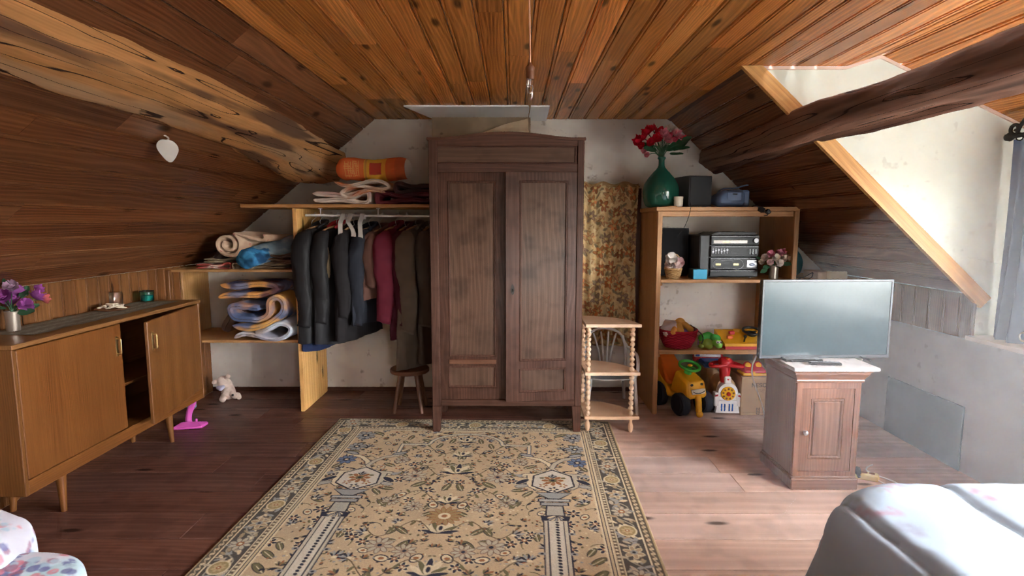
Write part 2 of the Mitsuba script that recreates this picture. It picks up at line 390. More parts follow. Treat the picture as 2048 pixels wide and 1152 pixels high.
# trims
e = np.array([XR + .06 - FR, (KR - .055) - ZC]); L = np.linalg.norm(e); e /= L; nn = np.array([-e[1], e[0]])
a = np.array([FR - .045, ZC + .0]); b = a + e * (L + .02)
tb = prism([tuple(a), tuple(b), tuple(b + nn * .078), tuple(a + nn * .078)], .03, 'y', DY1 - .03)
tb = trimesh.intersections.slice_mesh_plane(tb, [0, 0, -1], [0, 0, ZC - .001], cap=True)
t = struct('trim_1', 'yellow pine trim board along the foot of the dormer cheek'); t.own(tb, 'w_pine', grain=(e[0], 0, e[1]))
mat('pink_trim', (.60, .45, .37), .5)
t = struct('trim_2', 'narrow pinkish moulding under the dormer ceiling')
for i in range(3):
    p, q = DP[i], DP[i + 1]
    if i == 0: p = (FR + .08, ZC)
    t.part('moulding', prism([(p[0], p[1] - .016), (q[0], q[1] - .016), q, p], .012, 'y', DY1 - .012), 'pink_trim')
t = struct('trim_3', 'dark fillet along the fold between flat ceiling and right slope')
t.own(prism([(FR - .012, ZC - .004), (FR + .012, ZC - .016), (FR + .012, ZC + .004), (FR - .012, ZC + .004)], YB - DY1, 'y', DY1), 'w_wardrobe', grain='y')
# floor planks run across the room
t = struct('floor', 'worn reddish-brown wooden plank floor')
t.own(box(XL - .14, XR + .14, YF - .1, YB + .14, -.14, -.028), 'white_paint')
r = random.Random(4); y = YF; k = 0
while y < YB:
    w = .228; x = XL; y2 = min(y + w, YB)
    edge = r.uniform(-.15, .45) if y < 4.0 else r.uniform(.45, .6)       # dark boards on the left, pale boards on the right
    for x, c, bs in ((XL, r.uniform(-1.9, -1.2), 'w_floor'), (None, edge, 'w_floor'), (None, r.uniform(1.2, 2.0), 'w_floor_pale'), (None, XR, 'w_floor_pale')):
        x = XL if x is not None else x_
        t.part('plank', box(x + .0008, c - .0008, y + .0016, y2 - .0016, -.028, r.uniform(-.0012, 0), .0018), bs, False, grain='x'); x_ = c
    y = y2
# skirting strip at the foot of the gable wall
t = struct('baseboard_back', 'thin dark strip at the foot of the gable wall'); t.own(box(XL, XR, YB - .012, YB, 0, .035), 'w_wardrobe', grain='x')
# rough purlins
def purlin(label, bsdf, seed, stations, y0=YF, y1=YB - .002):
    """stations: {y: [corner (x, z), ...]} of the section, blended along y; corners worn round, surface waney."""
    N, M = 170, 48
    ys = np.linspace(y0, y1, N); ks = sorted(stations)
    C = np.array([stations[k] for k in ks], float)                 # (stations, corners, 2)
    P = np.zeros((M, N, 3))
    for j, yy in enumerate(ys):
        c = np.stack([[np.interp(yy, ks, C[:, i, d]) for d in (0, 1)] for i in range(C.shape[1])])
        c = c + .011 * np.stack([np.sin(yy * 2.1 + seed + np.arange(len(c)) * 1.7), np.sin(yy * 3.3 + 2 * seed + np.arange(len(c)) * 2.9)], 1)
        q = resample(np.vstack([c, c[:1]]), M + 1)[:-1]
        for _ in range(3): q = .25 * np.roll(q, 1, 0) + .5 * q + .25 * np.roll(q, -1, 0)
        P[:, j, 0], P[:, j, 1], P[:, j, 2] = q[:, 0], yy, q[:, 1]
    m = grid(P, True); V = m.vertices.copy()
    cen = np.repeat(P.mean(0)[None], M, 0).reshape(-1, 3); dv = V - cen; dv /= np.linalg.norm(dv, axis=1, keepdims=True)
    d = (nfbm(V * [9, 2.2, 9], 4, seed) - .5) * .05 + (nfbm(V * [45, 4, 45], 2, seed + 3) - .5) * .016
    m.vertices = V + dv * d[:, None]
    if (m.face_normals * (m.triangles_center - cen[m.faces[:, 0]])).sum() < 0: m.invert()
    t = struct('beam', label); t.own(m, bsdf, True, grain='y'); return t
purlin('rough-hewn curved brown timber running under the left slope', 'w_beam', 2, {
    YF: [(-1.36, 2.16), (-1.42, 1.96), (-1.60, 1.90), (-1.75, 2.0)], 2.4: [(-1.36, 2.16), (-1.42, 1.955), (-1.60, 1.895), (-1.75, 2.0)],
    3.2: [(-1.37, 2.14), (-1.42, 1.93), (-1.63, 1.855), (-1.8, 1.98)], 4.0: [(-1.38, 2.09), (-1.43, 1.86), (-1.66, 1.79), (-1.85, 1.92)],
    4.35: [(-1.38, 2.05), (-1.44, 1.80), (-1.68, 1.755), (-1.86, 1.88)], YB: [(-1.36, 2.02), (-1.44, 1.79), (-1.62, 1.76), (-1.82, 1.90)]})
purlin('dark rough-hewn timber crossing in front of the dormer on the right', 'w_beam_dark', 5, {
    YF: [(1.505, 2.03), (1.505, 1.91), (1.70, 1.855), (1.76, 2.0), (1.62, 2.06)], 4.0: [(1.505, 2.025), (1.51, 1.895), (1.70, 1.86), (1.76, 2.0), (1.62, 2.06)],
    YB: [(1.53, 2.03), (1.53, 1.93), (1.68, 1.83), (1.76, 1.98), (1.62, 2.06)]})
# chimney breast and the white board on the ceiling before it
t = struct('chimney', 'flat chimney breast papered in stained brown behind the wardrobe'); t.own(box(-.645, .135, 4.55, YB, 0, ZC), 'paper_brown')
# ---------------------------------------------------------------- wardrobe
mat('iron', (.03, .028, .026), .45, .5, .6)
mat('brass', (.55, .42, .20), .32, .5, 1.0)
mat('steel', (.55, .55, .54), .28, .5, 1.0)
mat('black_plastic', (.012, .012, .013), .35, .5)
mat('dark_grey', (.045, .047, .05), .5, .4)
mat('white_plastic', (.70, .70, .70), .4, .5)
mat('glass_black', (.008, .009, .010), .08, .6)

YW = 3.72
def leaf(t, name, x0, x1, z0, z1, y, th, panels, place=lambda m: m, bead=.014, wf='w_wardrobe', wp='w_panel', depth=.010):
    hole = Polygon([(x0, z0), (x1, z0), (x1, z1), (x0, z1)], [[(a, c), (b, c), (b, d), (a, d)] for a, b, c, d in panels])
    k = t.part(name, place(prism(hole, th, 'y', y)), wf, False, grain='z')
    for a, b, c, d in panels:
        t.part('field', place(box(a - .004, b + .004, y + depth, y + th * .8, c - .004, d + .004, .001)), wp, False, under=k, grain='z')
        ms = []
        for (p, q, r_, s) in ((a, a + bead, c, d), (b - bead, b, c, d), (a, b, c, c + bead), (a, b, d - bead, d)):
            ms.append(box(p, q, y + .0005, y + depth + .003, r_, s, .0045))
        t.part('beading', place(cat(*ms)), wf, False, under=k, grain='z')
    return k
t = Thing('wardrobe', 'tall dark brown two-door wooden wardrobe standing on the rug with its right door ajar', 'wardrobe')
x0, x1, zt, dp = -.555, .462, 1.985, .46
n = 40; u = np.linspace(0, 1, n)
arch = zt + .036 * np.clip(np.cos((u - .5) * np.pi * 1.25), -.25, 1).clip(0) ** 1.3
for a, b in ((x0, -.497), (.418, x1)): t.part('stile', box(a, b, YW, YW + .028, .19, zt - .012, .004), 'w_wardrobe', grain='z')
for a, b in ((.19, .235), (1.769, 1.822)): t.part('rail', box(-.4965, .4175, YW + .0015, YW + .028, a, b, .003), 'w_wardrobe', grain='x')
t.part('arched_rail', prism(Polygon([(-.4965, 1.937), (.4175, 1.937)] + [(v, z) for v, z in zip(np.linspace(.4175, -.4965, n), np.interp(np.linspace(.4175, -.4965, n), x0 + (x1 - x0) * u, arch) - .004)]), .0265, 'y', YW + .0015), 'w_wardrobe', grain='x')
t.part('frieze', cat(box(-.507, .414, YW + .009, YW + .02, 1.818, 1.941, .001)), 'w_panel', grain='x')
t.part('frieze_beading', cat(box(-.503, .41, YW + .001, YW + .012, 1.822, 1.833, .004), box(-.503, .41, YW + .001, YW + .012, 1.926, 1.937, .004), box(-.503, -.492, YW + .001, YW + .012, 1.822, 1.937, .004), box(.399, .41, YW + .001, YW + .012, 1.822, 1.937, .004)), 'w_wardrobe', grain='x')
t.part('cornice', prism([(x0 - .008, zt - .012)] + [(x0 - .008 + (x1 - x0 + .016) * v, z + .004) for v, z in zip(u, arch)] + [(x1 + .008, zt - .012)] + [(x0 + (x1 - x0) * v, z - .014) for v, z in zip(u[::-1], arch[::-1])], .045, 'y', YW - .012), 'w_wardrobe', grain='x')
t.part('side', box(x0, x0 + .024, YW + .028, YW + dp, .19, zt - .01), 'w_wardrobe', grain='z')
t.part('side', box(x1 - .024, x1, YW + .028, YW + dp, .19, zt - .01), 'w_wardrobe', grain='z')
t.part('top', box(x0, x1, YW + .028, YW + dp, zt - .03, zt - .008), 'w_wardrobe', grain='x')
t.part('back', box(x0 + .02, x1 - .02, YW + dp - .015, YW + dp, .19, zt - .02), 'w_wardrobe', grain='z')
t.part('bottom', box(x0 + .02, x1 - .02, YW + .028, YW + dp - .015, .20, .222), 'w_wardrobe', grain='x')
for a, b, yy in ((x0, x0 + .062, YW), (x1 - .062, x1, YW), (x0, x0 + .062, YW + dp - .06), (x1 - .062, x1, YW + dp - .06)):
    m = trimesh.util.concatenate([box(a, b, yy, yy + .06, .009, .19, .003)])
    V = m.vertices; s = 1 - .22 * np.clip((.19 - V[:, 2]) / .19, 0, 1)
    cx = b if a > 0 else a
    m.vertices = np.c_[cx + (V[:, 0] - cx) * s, V[:, 1], V[:, 2]]
    t.part('leg', m, 'w_wardrobe', grain='z')
leaf(t, 'door', -.495, -.042, .238, 1.767, YW + .010, .024, [(-.437, -.117, .532, 1.712), (-.445, -.117, .318, .472)])
t.part('rail_strip', box(-.437, -.117, YW - .004, YW + .012, .487, .516, .004), 'w_stand', grain='x')
hx = .416
ajar = lambda m: xf(xf(m, (-hx, -(YW + .01), 0)), (hx, YW + .004, 0), rz=5.5)
kd = leaf(t, 'door', -.052, hx, .236, 1.767, YW + .010, .024, [(.038, .358, .512, 1.712), (.036, .356, .296, .462)], ajar)
esc = np.array([[.012 * math.cos(a), .036 * math.sin(a)] for a in np.linspace(0, 2 * np.pi, 20, endpoint=False)])
t.part('escutcheon', ajar(xf(prism([tuple(p) for p in esc], .003, 'y', YW + .0075), (-.008, 0, 1.0))), 'iron', under=kd, label='dark oval keyhole plate')
t.part('key', ajar(tube([(-.008, YW + .01, 1.0), (-.008, YW - .012, 1.0), (-.008, YW - .014, .985)], .0035)), 'iron', True, under=kd)

# ---------------------------------------------------------------- sideboard on the left
t = Thing('sideboard', 'low mid-century brown veneer sideboard on tapered legs with its right door open', 'sideboard')
sx0, sx1, sy0, sy1, sz0, sz1 = -2.575, -2.20, 2.40, 3.88, .205, .905
t.part('top', box(sx0, sx1 + .006, sy0 - .004, sy1 + .004, sz1 - .022, sz1), 'w_teak_top', grain='y')
for a in (sy0, sy1 - .02): t.part('end_panel', box(sx0, sx1, a, a + .02, sz0, sz1 - .022), 'w_teak', grain='z')
t.part('base', box(sx0, sx1 - .002, sy0 + .02, sy1 - .02, sz0, sz0 + .068), 'w_teak', grain='y')
t.part('back', box(sx0, sx0 + .008, sy0 + .02, sy1 - .02, sz0 + .068, sz1 - .022), 'w_teak', grain='y')
t.part('divider', box(sx0 + .01, sx1 - .03, 3.09, 3.108, sz0 + .068, sz1 - .022), 'w_teak', grain='z')
t.part('shelf', box(sx0 + .01, sx1 - .05, 3.11, sy1 - .02, .50, .515), 'w_teak', grain='y')
k = t.part('door', box(sx1 - .02, sx1 - .001, sy0 + .024, 3.085, sz0 + .073, sz1 - .028), 'w_teak', grain='z')
def handle(y, z0, z1, x):
    pts = [(x, y, z0), (x + .02, y, z0), (x + .024, y, z0 + .006), (x + .024, y, z1 - .006), (x + .02, y, z1), (x, y, z1)]
    return cat(tube(pts, .0045, 8), box(x, x + .003, y - .009, y + .009, z0 - .012, z1 + .012, .001))
t.part('handle', handle(3.045, .715, .80, sx1 - .001), 'brass', True, under=k, label='slim brass bow handle')
hy = sy1 - .024
op = lambda m: xf(xf(m, (-(sx1 - .02), -hy, 0)), (sx1 - .019, hy, 0), rz=9)
k = t.part('door', op(box(sx1 - .02, sx1 - .001, 3.125, hy, sz0 + .073, sz1 - .028)), 'w_teak', grain='z')
t.part('handle', op(handle(3.175, .715, .80, sx1 - .001)), 'brass', True, under=k, label='slim brass bow handle')
for y in (2.67, 3.55):
    for x, dx in ((sx1 - .065, .008), (sx0 + .07, -.008)):
        t.part('leg', tube([(x, y, sz0), (x + dx, y + (.008 if y > 3 else -.008), .0)], [.024, .0125], 16), 'w_teak', True, grain='z', label='round tapered leg')

# ---------------------------------------------------------------- open closet on the left
YL = 4.16
t = Thing('closet_shelving', 'pine closet shelving built into the left corner with an upright partition', 'shelving')
t.part('partition', box(-1.632, -1.600, YL, YB - .002, 0, 1.548), 'w_pine', grain='z')
t.part('shelf', box(-1.985, -.562, YL - .06, YB - .002, 1.55, 1.575), 'w_shelf', grain='x', label='top shelf above the coats')
t.part('shelf', box(XL + .002, -1.634, YL + .01, YB - .002, 1.073, 1.093), 'w_shelf', grain='x')
t.part('shelf', box(XL + .002, -1.634, YL + .01, YB - .002, .535, .555), 'w_shelf', grain='x')
t.part('side_board', box(XL + .002, XL + .02, YL + .16, YB - .004, .555, 1.073), 'w_shelf', grain='z')
t.part('edge_post', box(XL + .002, XL + .03, YL - .02, YL + .008, .02, 1.09), 'w_knee', grain='z')
t = Thing('clothes_rail', 'white metal clothes rail under the top closet shelf', 'clothes rail')
t.part('rail', tube([(-1.585, 4.30, 1.497), (-.55, 4.30, 1.49)], .009, 12), 'white_plastic', True)
for x in (-1.47, -1.03): t.part('bracket', cat(tube([(x, 4.30, 1.545), (x, 4.30, 1.502)], .005, 8), box(x - .012, x + .012, 4.285, 4.315, 1.544, 1.549, .001)), 'white_plastic', True)

# ---------------------------------------------------------------- bookcase on the right
YBk = 4.105
t = Thing('bookcase', 'tall open wooden bookcase full of stereo gear and toys right of the curtain', 'bookcase')
t.part('side', box(1.05, 1.085, YBk, YB - .004, 0, 1.525), 'w_shelf', grain='z', label='left upright, dark on its outer face')
t.part('side', box(2.045, 2.08, YBk, YB - .004, 1.025, 1.525), 'w_shelf', grain='z')
t.part('side', box(2.045, 2.08, YBk + .06, YB - .004, 0, .998), 'w_shelf', grain='z')
t.part('top', box(1.035, 2.10, YBk - .012, YB - .004, 1.525, 1.555), 'w_shelf', grain='x')
t.part('top_rail', box(1.085, 2.045, YBk + .02, YBk + .04, 1.485, 1.525), 'w_shelf', grain='x')
t.part('shelf', box(1.085, XR - .004, YBk + .002, YB - .004, 1.0, 1.024), 'w_shelf', grain='x', label='middle shelf running on to the right wall')
t.part('shelf', box(1.085, 2.045, YBk + .004, YB - .004, .462, .494), 'w_shelf', grain='x')
t.part('batten', box(1.086, 1.10, YBk + .01, YB - .01, .978, .999), 'w_shelf', grain='y')
t.part('batten', box(1.086, 1.10, YBk + .01, YB - .01, .44, .461), 'w_shelf', grain='y')

# ---------------------------------------------------------------- television cabinet
t = Thing('bedside_cabinet', 'brown wooden bedside cabinet with a panelled door carrying the television', 'cabinet')
cx0, cx1, cy0, cy1 = 1.512, 1.852, 2.905, 3.27
t.part('body', cat(box(cx0, cx0 + .018, cy0 + .018, cy1, .072, .60), box(cx1 - .018, cx1, cy0 + .018, cy1, .072, .60), box(cx0, cx1, cy1 - .012, cy1, .072, .60), box(cx0, cx1, cy0 + .018, cy1, .06, .082)), 'w_stand', grain='z')
t.part('plinth', cat(box(cx0 - .012, cx1 + .012, cy0 - .012, cy1 + .006, 0, .062, .005), box(cx0 - .006, cx1 + .006, cy0 - .006, cy1 + .003, .058, .075, .005)), 'w_stand', grain='x')
fr = Polygon([(cx0, .072), (cx1, .072), (cx1, .60), (cx0, .60)], [[(cx0 + .027, .10), (cx0 + .027, .562), (cx1 - .03, .562), (cx1 - .03, .10)]])
t.part('face_frame', prism(fr, .02, 'y', cy0), 'w_stand', grain='z')
k = leaf(t, 'door', cx0 + .029, cx1 - .032, .102, .560, cy0 + .004, .018, [(1.592, 1.770, .168, .505)], bead=.016, wf='w_stand', wp='w_stand', depth=.008)
t.part('raised_field', cat(box(1.612, 1.750, cy0 + .005, cy0 + .014, .188, .485, .006)), 'w_stand', under=k, grain='z')
t.part('knob', xf(lathe([(0.0, .026), (.009, .025), (.014, .018), (.012, .011), (.006, .006), (.008, 0)], 20), (1.566, cy0 + .004, .321), rx=90), 'steel', True, under=k, label='round pale metal knob')
prof = [(0, 0), (.006, .004), (.008, .014), (.02, .03), (.024, .05), (.024, .058), (.0, .058)]
ms = []
def mould(prof, z, ext):
    out = []
    P = np.array(prof); a, b, c, d = cx0, cx1, cy0, cy1
    ring = []
    for o, h in P: ring.append([(a - o, c - o, z + h), (b + o, c - o, z + h), (b + o, d, z + h), (a - o, d, z + h)])
    R = np.array(ring); m = grid(np.transpose(R, (1, 0, 2)), True)
    if m.face_normals[0][1] > 0: m.invert()
    return m
t.part('moulding', mould([(0, 0), (.008, .003), (.010, .012), (.008, .018), (.013, .028), (.024, .046), (.028, .052), (.028, .060), (.034, .064), (.036, .072), (0, .072)], .594, 0), 'w_stand', grain='x')
t.part('slab', box(cx0 - .045, cx1 + .068, cy0 - .045, cy1 + .02, .664, .684, .005), 'stone_top', label='pale marbled top slab')

# ---------------------------------------------------------------- small tiered corner shelf
t = Thing('corner_shelf', 'small pale three-tier quarter-round shelf with beaded spindles beside the wardrobe', 'shelf')
qx, qy, R = .490, 3.722, .365
def quarter(z):
    pts = [(qx, qy), (qx + R + .01, qy)] + [(qx + R * math.cos(a), qy + R * math.sin(a) * .98) for a in np.linspace(.06, math.pi / 2, 24)]
    return prism(pts, .022, 'z', z)
def beads(z0, z1, nb):
    P = [(.0001, z0), (.011, z0)]; h = (z1 - z0)
    for i in range(nb):
        zc = z0 + h * (i + .5) / nb; hh = h / nb / 2
        P += [(.0085, zc - hh * .95), (.0165 + .001 * (i % 2), zc - hh * .45), (.0185, zc), (.0165, zc + hh * .45), (.0085, zc + hh * .95)]
    return P + [(.011, z1), (.0001, z1)]
tiers = [.095, .405, .738]
for z in tiers: t.part('tier', quarter(z), 'w_light', grain='x')
for lx, ly in ((qx + .022, qy + .025), (qx + R - .045, qy + .022), (qx + .022, qy + .315)):
    z9 = .0 if ly < qy + .1 else .0
    t.part('foot', lathe([(.0001, .0), (.010, .0), (.016, .02), (.019, .04), (.014, .06), (.010, .07), (.013, .095), (.0001, .095)], 16, (lx, ly, .0 if lx > .72 else .009)), 'w_light', True, grain='z')
    for a, b, nb in ((.117, .405, 8), (.427, .738, 9)): t.part('spindle', lathe(beads(a, b, nb), 14, (lx, ly, 0)), 'w_light', True, grain='z')

# ---------------------------------------------------------------- child's plastic chair
t = Thing('plastic_chair', 'small white plastic armchair behind the tiered corner shelf', 'chair')
mat('chair_white', (.66, .65, .64), .42, .5)
cx, cyf, cyb, sz = .745, 4.115, 4.43, .262
def sheet(fn, nu, nv, th):
    U, V = np.meshgrid(np.linspace(0, 1, nu), np.linspace(0, 1, nv), indexing='ij')
    P = fn(U, V); m = grid(P); n = m.vertex_normals.reshape(P.shape)
    a, b = P + n * th / 2, P - n * th / 2
    ma, mb = grid(a), grid(b); mb.invert()
    rim = np.concatenate([np.stack([a[:, 0], b[:, 0]], 1), np.stack([a[-1, :], b[-1, :]], 1), np.stack([a[::-1, -1], b[::-1, -1]], 1), np.stack([a[0, ::-1], b[0, ::-1]], 1)])
    r_ = grid(rim, True)
    return cat(ma, mb, r_)
t.part('seat', sheet(lambda u, v: np.stack([cx + (u - .5) * (.33 - .03 * v), cyf + v * (cyb - cyf), sz + .012 * (2 * u - 1) ** 2 - .012 * np.sin(v * 3.1)], -1), 14, 14, .007), 'chair_white', 40)
for s in (-1, 1):
    t.part('leg', tube([(cx + s * .165, cyf + .01, sz + .01), (cx + s * .19, cyf - .02, .0)], [.026, .017], 10, flat=.7), 'chair_white', True)
    t.part('leg', tube([(cx + s * .14, cyb - .01, sz), (cx + s * .17, cyb + .07, .0)], [.024, .016], 10, flat=.7), 'chair_white', True)
    t.part('arm', tube(smooth_line([(cx + s * .165, cyf + .02, sz), (cx + s * .195, cyf + .015, sz + .10), (cx + s * .20, cyf + .06, sz + .155), (cx + s * .195, cyf + .2, sz + .175), (cx + s * .165, cyb + .01, sz + .20), (cx + s * .14, cyb + .045, sz + .27)], 26), .018, 10, flat=.6), 'chair_white', True)
t.part('back_rim', tube(smooth_line([(cx - .15, cyb + .0, sz + .0), (cx - .165, cyb + .04, sz + .16), (cx - .12, cyb + .065, sz + .285), (cx, cyb + .075, sz + .325), (cx + .12, cyb + .065, sz + .285), (cx + .165, cyb + .04, sz + .16), (cx + .15, cyb + .0, sz + .0)], 40), .02, 10, flat=.55), 'chair_white', True)
for s in (-1.8, -.6, .6, 1.8):
    t.part('back_slat', tube(smooth_line([(cx + s * .022, cyb + .01, sz + .0), (cx + s * .030, cyb + .04, sz + .15), (cx + s * .052, cyb + .068, sz + (.305 - .012 * abs(s)))], 12), .0165, 8, flat=.45), 'chair_white', True)
mat('cushion_cloth', (.075, .055, .085), .9, .1, sheen=.5)
one('seat_cushion', 'dark purple seat cushion on the small white plastic chair', 'cushion', ball((cx, cyf + .16, sz + .035), .155, 3, (1, .95, .17)), 'cushion_cloth', True)

# ---------------------------------------------------------------- stool under the coats
t = Thing('stool', 'small plain wooden stool with splayed legs below the hanging coats', 'stool')
t.part('seat', lathe([(.0001, .30), (.145, .30), (.15, .308), (.15, .322), (.145, .33), (.0001, .33)], 28, (-.80, 4.22, 0)), 'w_stand', 30, grain='x')
for a in (225, 315, 45, 135):
    c, s = math.cos(math.radians(a)), math.sin(math.radians(a))
    t.part('leg', tube([(-.80 + .085 * c, 4.22 + .085 * s, .305), (-.80 + .15 * c, 4.22 + .15 * s, 0)], [.018, .014], 12), 'w_stand', True, grain='z')
# ---------------------------------------------------------------- printing on cloth: colours per vertex of a flat pattern grid
class Print:
    """a colour per vertex of a pattern, drawn in the cloth's own metres (x to the right, y up)."""
    def __init__(s, w, h, res, base):
        s.nx, s.ny = int(round(w / res)) + 1, int(round(h / res)) + 1
        s.w, s.h = w, h
        s.X, s.Y = np.meshgrid(np.linspace(0, w, s.nx), np.linspace(0, h, s.ny), indexing='ij')
        s.C = np.tile(np.array(base, float), (s.nx, s.ny, 1))
    def sub(s, x0, x1, y0, y1):
        i0, i1 = (int(np.clip(math.floor(v / s.w * (s.nx - 1)), 0, s.nx)) for v in (x0, x1 + 2 * s.w / s.nx))
        j0, j1 = (int(np.clip(math.floor(v / s.h * (s.ny - 1)), 0, s.ny)) for v in (y0, y1 + 2 * s.h / s.ny))
        return slice(max(i0, 0), max(i1, 0)), slice(max(j0, 0), max(j1, 0))
    def mask(s, sl, d, col, soft=.0025):
        if d.size == 0: return
        a = np.clip(.5 - d / soft, 0, 1)[..., None]
        s.C[sl] = s.C[sl] * (1 - a) + np.array(col) * a
    def rect(s, x0, x1, y0, y1, col):
        sl = s.sub(x0 - .01, x1 + .01, y0 - .01, y1 + .01); X, Y = s.X[sl], s.Y[sl]
        s.mask(sl, np.maximum(np.abs(X - (x0 + x1) / 2) - abs(x1 - x0) / 2, np.abs(Y - (y0 + y1) / 2) - abs(y1 - y0) / 2), col)
    def ell(s, x, y, a, b, ang, col):
        r = max(a, b) + .01; sl = s.sub(x - r, x + r, y - r, y + r); X, Y = s.X[sl] - x, s.Y[sl] - y
        c, q = math.cos(ang), math.sin(ang); U, V = X * c + Y * q, -X * q + Y * c
        s.mask(sl, (np.sqrt((U / a) ** 2 + (V / b) ** 2) - 1) * min(a, b), col)
    def line(s, pts, w, col, closed=False):
        pts = np.array(pts, float)
        if closed: pts = np.vstack([pts, pts[:1]])
        r = w + .01; lo, hi = pts.min(0) - r, pts.max(0) + r; sl = s.sub(lo[0], hi[0], lo[1], hi[1]); X, Y = s.X[sl], s.Y[sl]
        if X.size == 0: return
        D = np.full(X.shape, 9.0)
        for a, b in zip(pts[:-1], pts[1:]):
            e = b - a; L = e @ e + 1e-12; u = np.clip(((X - a[0]) * e[0] + (Y - a[1]) * e[1]) / L, 0, 1)
            D = np.minimum(D, np.hypot(X - a[0] - u * e[0], Y - a[1] - u * e[1]))
        s.mask(sl, D - w / 2, col)
    def poly(s, pts, col):
        import shapely
        P = Polygon(pts).buffer(0); x0, y0, x1, y1 = P.bounds; sl = s.sub(x0 - .01, x1 + .01, y0 - .01, y1 + .01); X, Y = s.X[sl], s.Y[sl]
        if X.size == 0: return
        q = shapely.points(X, Y); d = shapely.distance(P.exterior, q); d = np.where(shapely.contains_xy(P, X, Y), -d, d)
        s.mask(sl, d, col)
    def leafy(s, x, y, L, ang, col, rim=None, fat=.3):
        cx, cy = x + L / 2 * math.cos(ang), y + L / 2 * math.sin(ang)
        if rim is not None: s.ell(cx, cy, L / 2 + .004, L * fat / 2 + .004, ang, rim)
        s.ell(cx, cy, L / 2, L * fat / 2, ang, col)
    def rosette(s, x, y, r, n, cols, rim=None, ang=0.0, fat=.55):
        for i in range(n): s.leafy(x + .2 * r * math.cos(ang + i * 2 * math.pi / n), y + .2 * r * math.sin(ang + i * 2 * math.pi / n), r * .8, ang + i * 2 * math.pi / n, cols[0], rim, fat)
        s.ell(x, y, r * .36, r * .36, 0, cols[1])
        if len(cols) > 2: s.ell(x, y, r * .17, r * .17, 0, cols[2])
    def fan(s, x, y, r, n, a0, a1, cols, rim=None, fat=.3):
        for i in range(n):
            a = a0 + (a1 - a0) * i / (n - 1); s.leafy(x, y, r * (1 - .25 * abs(2 * i / (n - 1) - 1)), a, cols[i % len(cols)], rim, fat)

# ---------------------------------------------------------------- the rug
GOLD, NAVY, CREAM, OLIVE, RUST, GREY, BLUE, TAN = (.44, .325, .20), (.030, .030, .045), (.56, .46, .31), (.135, .115, .06), (.27, .115, .055), (.27, .26, .24), (.12, .15, .22), (.30, .19, .09)
RW, RL = 1.98, 2.10                                    # the stretch of rug that lies ahead of the bed (y runs away from the far edge)
pr = Print(RW, RL, .0040, GOLD)
rr = np.random.default_rng(12)
cxr = RW / 2
tone = nfbm(np.stack([pr.X * 6, pr.Y * 6, 0 * pr.X], -1), 4, 3)[..., None]
pr.C = pr.C * (.86 + .3 * tone)
# field of small plants, mirrored about the middle
def both(f, x, y, *a, **k):
    f(cxr + x, y, 1, *a, **k); f(cxr - x, y, -1, *a, **k)
def M(sgn, ang): return ang if sgn > 0 else math.pi - ang
def sprig(x, y, s, kind, sc, ang):
    if kind == 0: pr.fan(x, y, .055 * sc, 7, M(s, ang) - 1.3, M(s, ang) + 1.3, [NAVY, GREY], None, .26); pr.ell(x, y, .012 * sc, .009 * sc, 0, CREAM)
    elif kind == 1: pr.rosette(x, y, .034 * sc, 6, [NAVY, RUST, CREAM], CREAM, ang)
    elif kind == 2: pr.leafy(x, y, .085 * sc, M(s, ang), OLIVE, NAVY, .38); pr.line([(x, y), (x + .07 * sc * math.cos(M(s, ang)), y + .07 * sc * math.sin(M(s, ang)))], .004, CREAM)
    elif kind == 3: pr.fan(x, y, .04 * sc, 5, M(s, ang) - 1.1, M(s, ang) + 1.1, [OLIVE, NAVY, RUST], None, .34)
    elif kind == 4: pr.ell(x, y, .036 * sc, .026 * sc, M(s, ang), NAVY); pr.ell(x, y, .029 * sc, .019 * sc, M(s, ang), CREAM); pr.ell(x, y, .013 * sc, .010 * sc, 0, RUST)
    elif kind == 5:
        for i in range(5): pr.ell(x + rr.uniform(-.03, .03) * sc, y + rr.uniform(-.03, .03) * sc, .009 * sc, .006 * sc, rr.uniform(0, 3), [NAVY, OLIVE, RUST][i % 3])
    else:
        a = M(s, ang); q = [(x + .1 * sc * v * math.cos(a + .9 * v * s), y + .1 * sc * v * math.sin(a + .9 * v * s)) for v in np.linspace(0, 1, 9)]
        pr.line(q, .005, OLIVE); pr.ell(*q[-1], .012 * sc, .009 * sc, 0, NAVY); pr.leafy(*q[4], .04 * sc, a + 1.4 * s, NAVY, None, .35)
pts = []
for i in range(6000):
    p = (rr.uniform(.012, cxr - .235), rr.uniform(.25, RL)); 
    if all((p[0] - q[0]) ** 2 + (p[1] - q[1]) ** 2 > .058 ** 2 for q in pts): pts.append(p)
for i, p in enumerate(pts): both(sprig, p[0], p[1], int(rr.integers(0, 7)), rr.uniform(.75, 1.12), rr.uniform(-2.6, .2))
for p in rr.uniform([0, .25], [cxr - .24, RL], (700, 2)):
    c = [NAVY, RUST, OLIVE, CREAM, GREY][int(rr.integers(0, 5))]; a, b, q = rr.uniform(.004, .009), rr.uniform(.003, .006), rr.uniform(0, 3)
    pr.ell(cxr + p[0], p[1], a, b, q, c); pr.ell(cxr - p[0], p[1], a, b, math.pi - q, c)
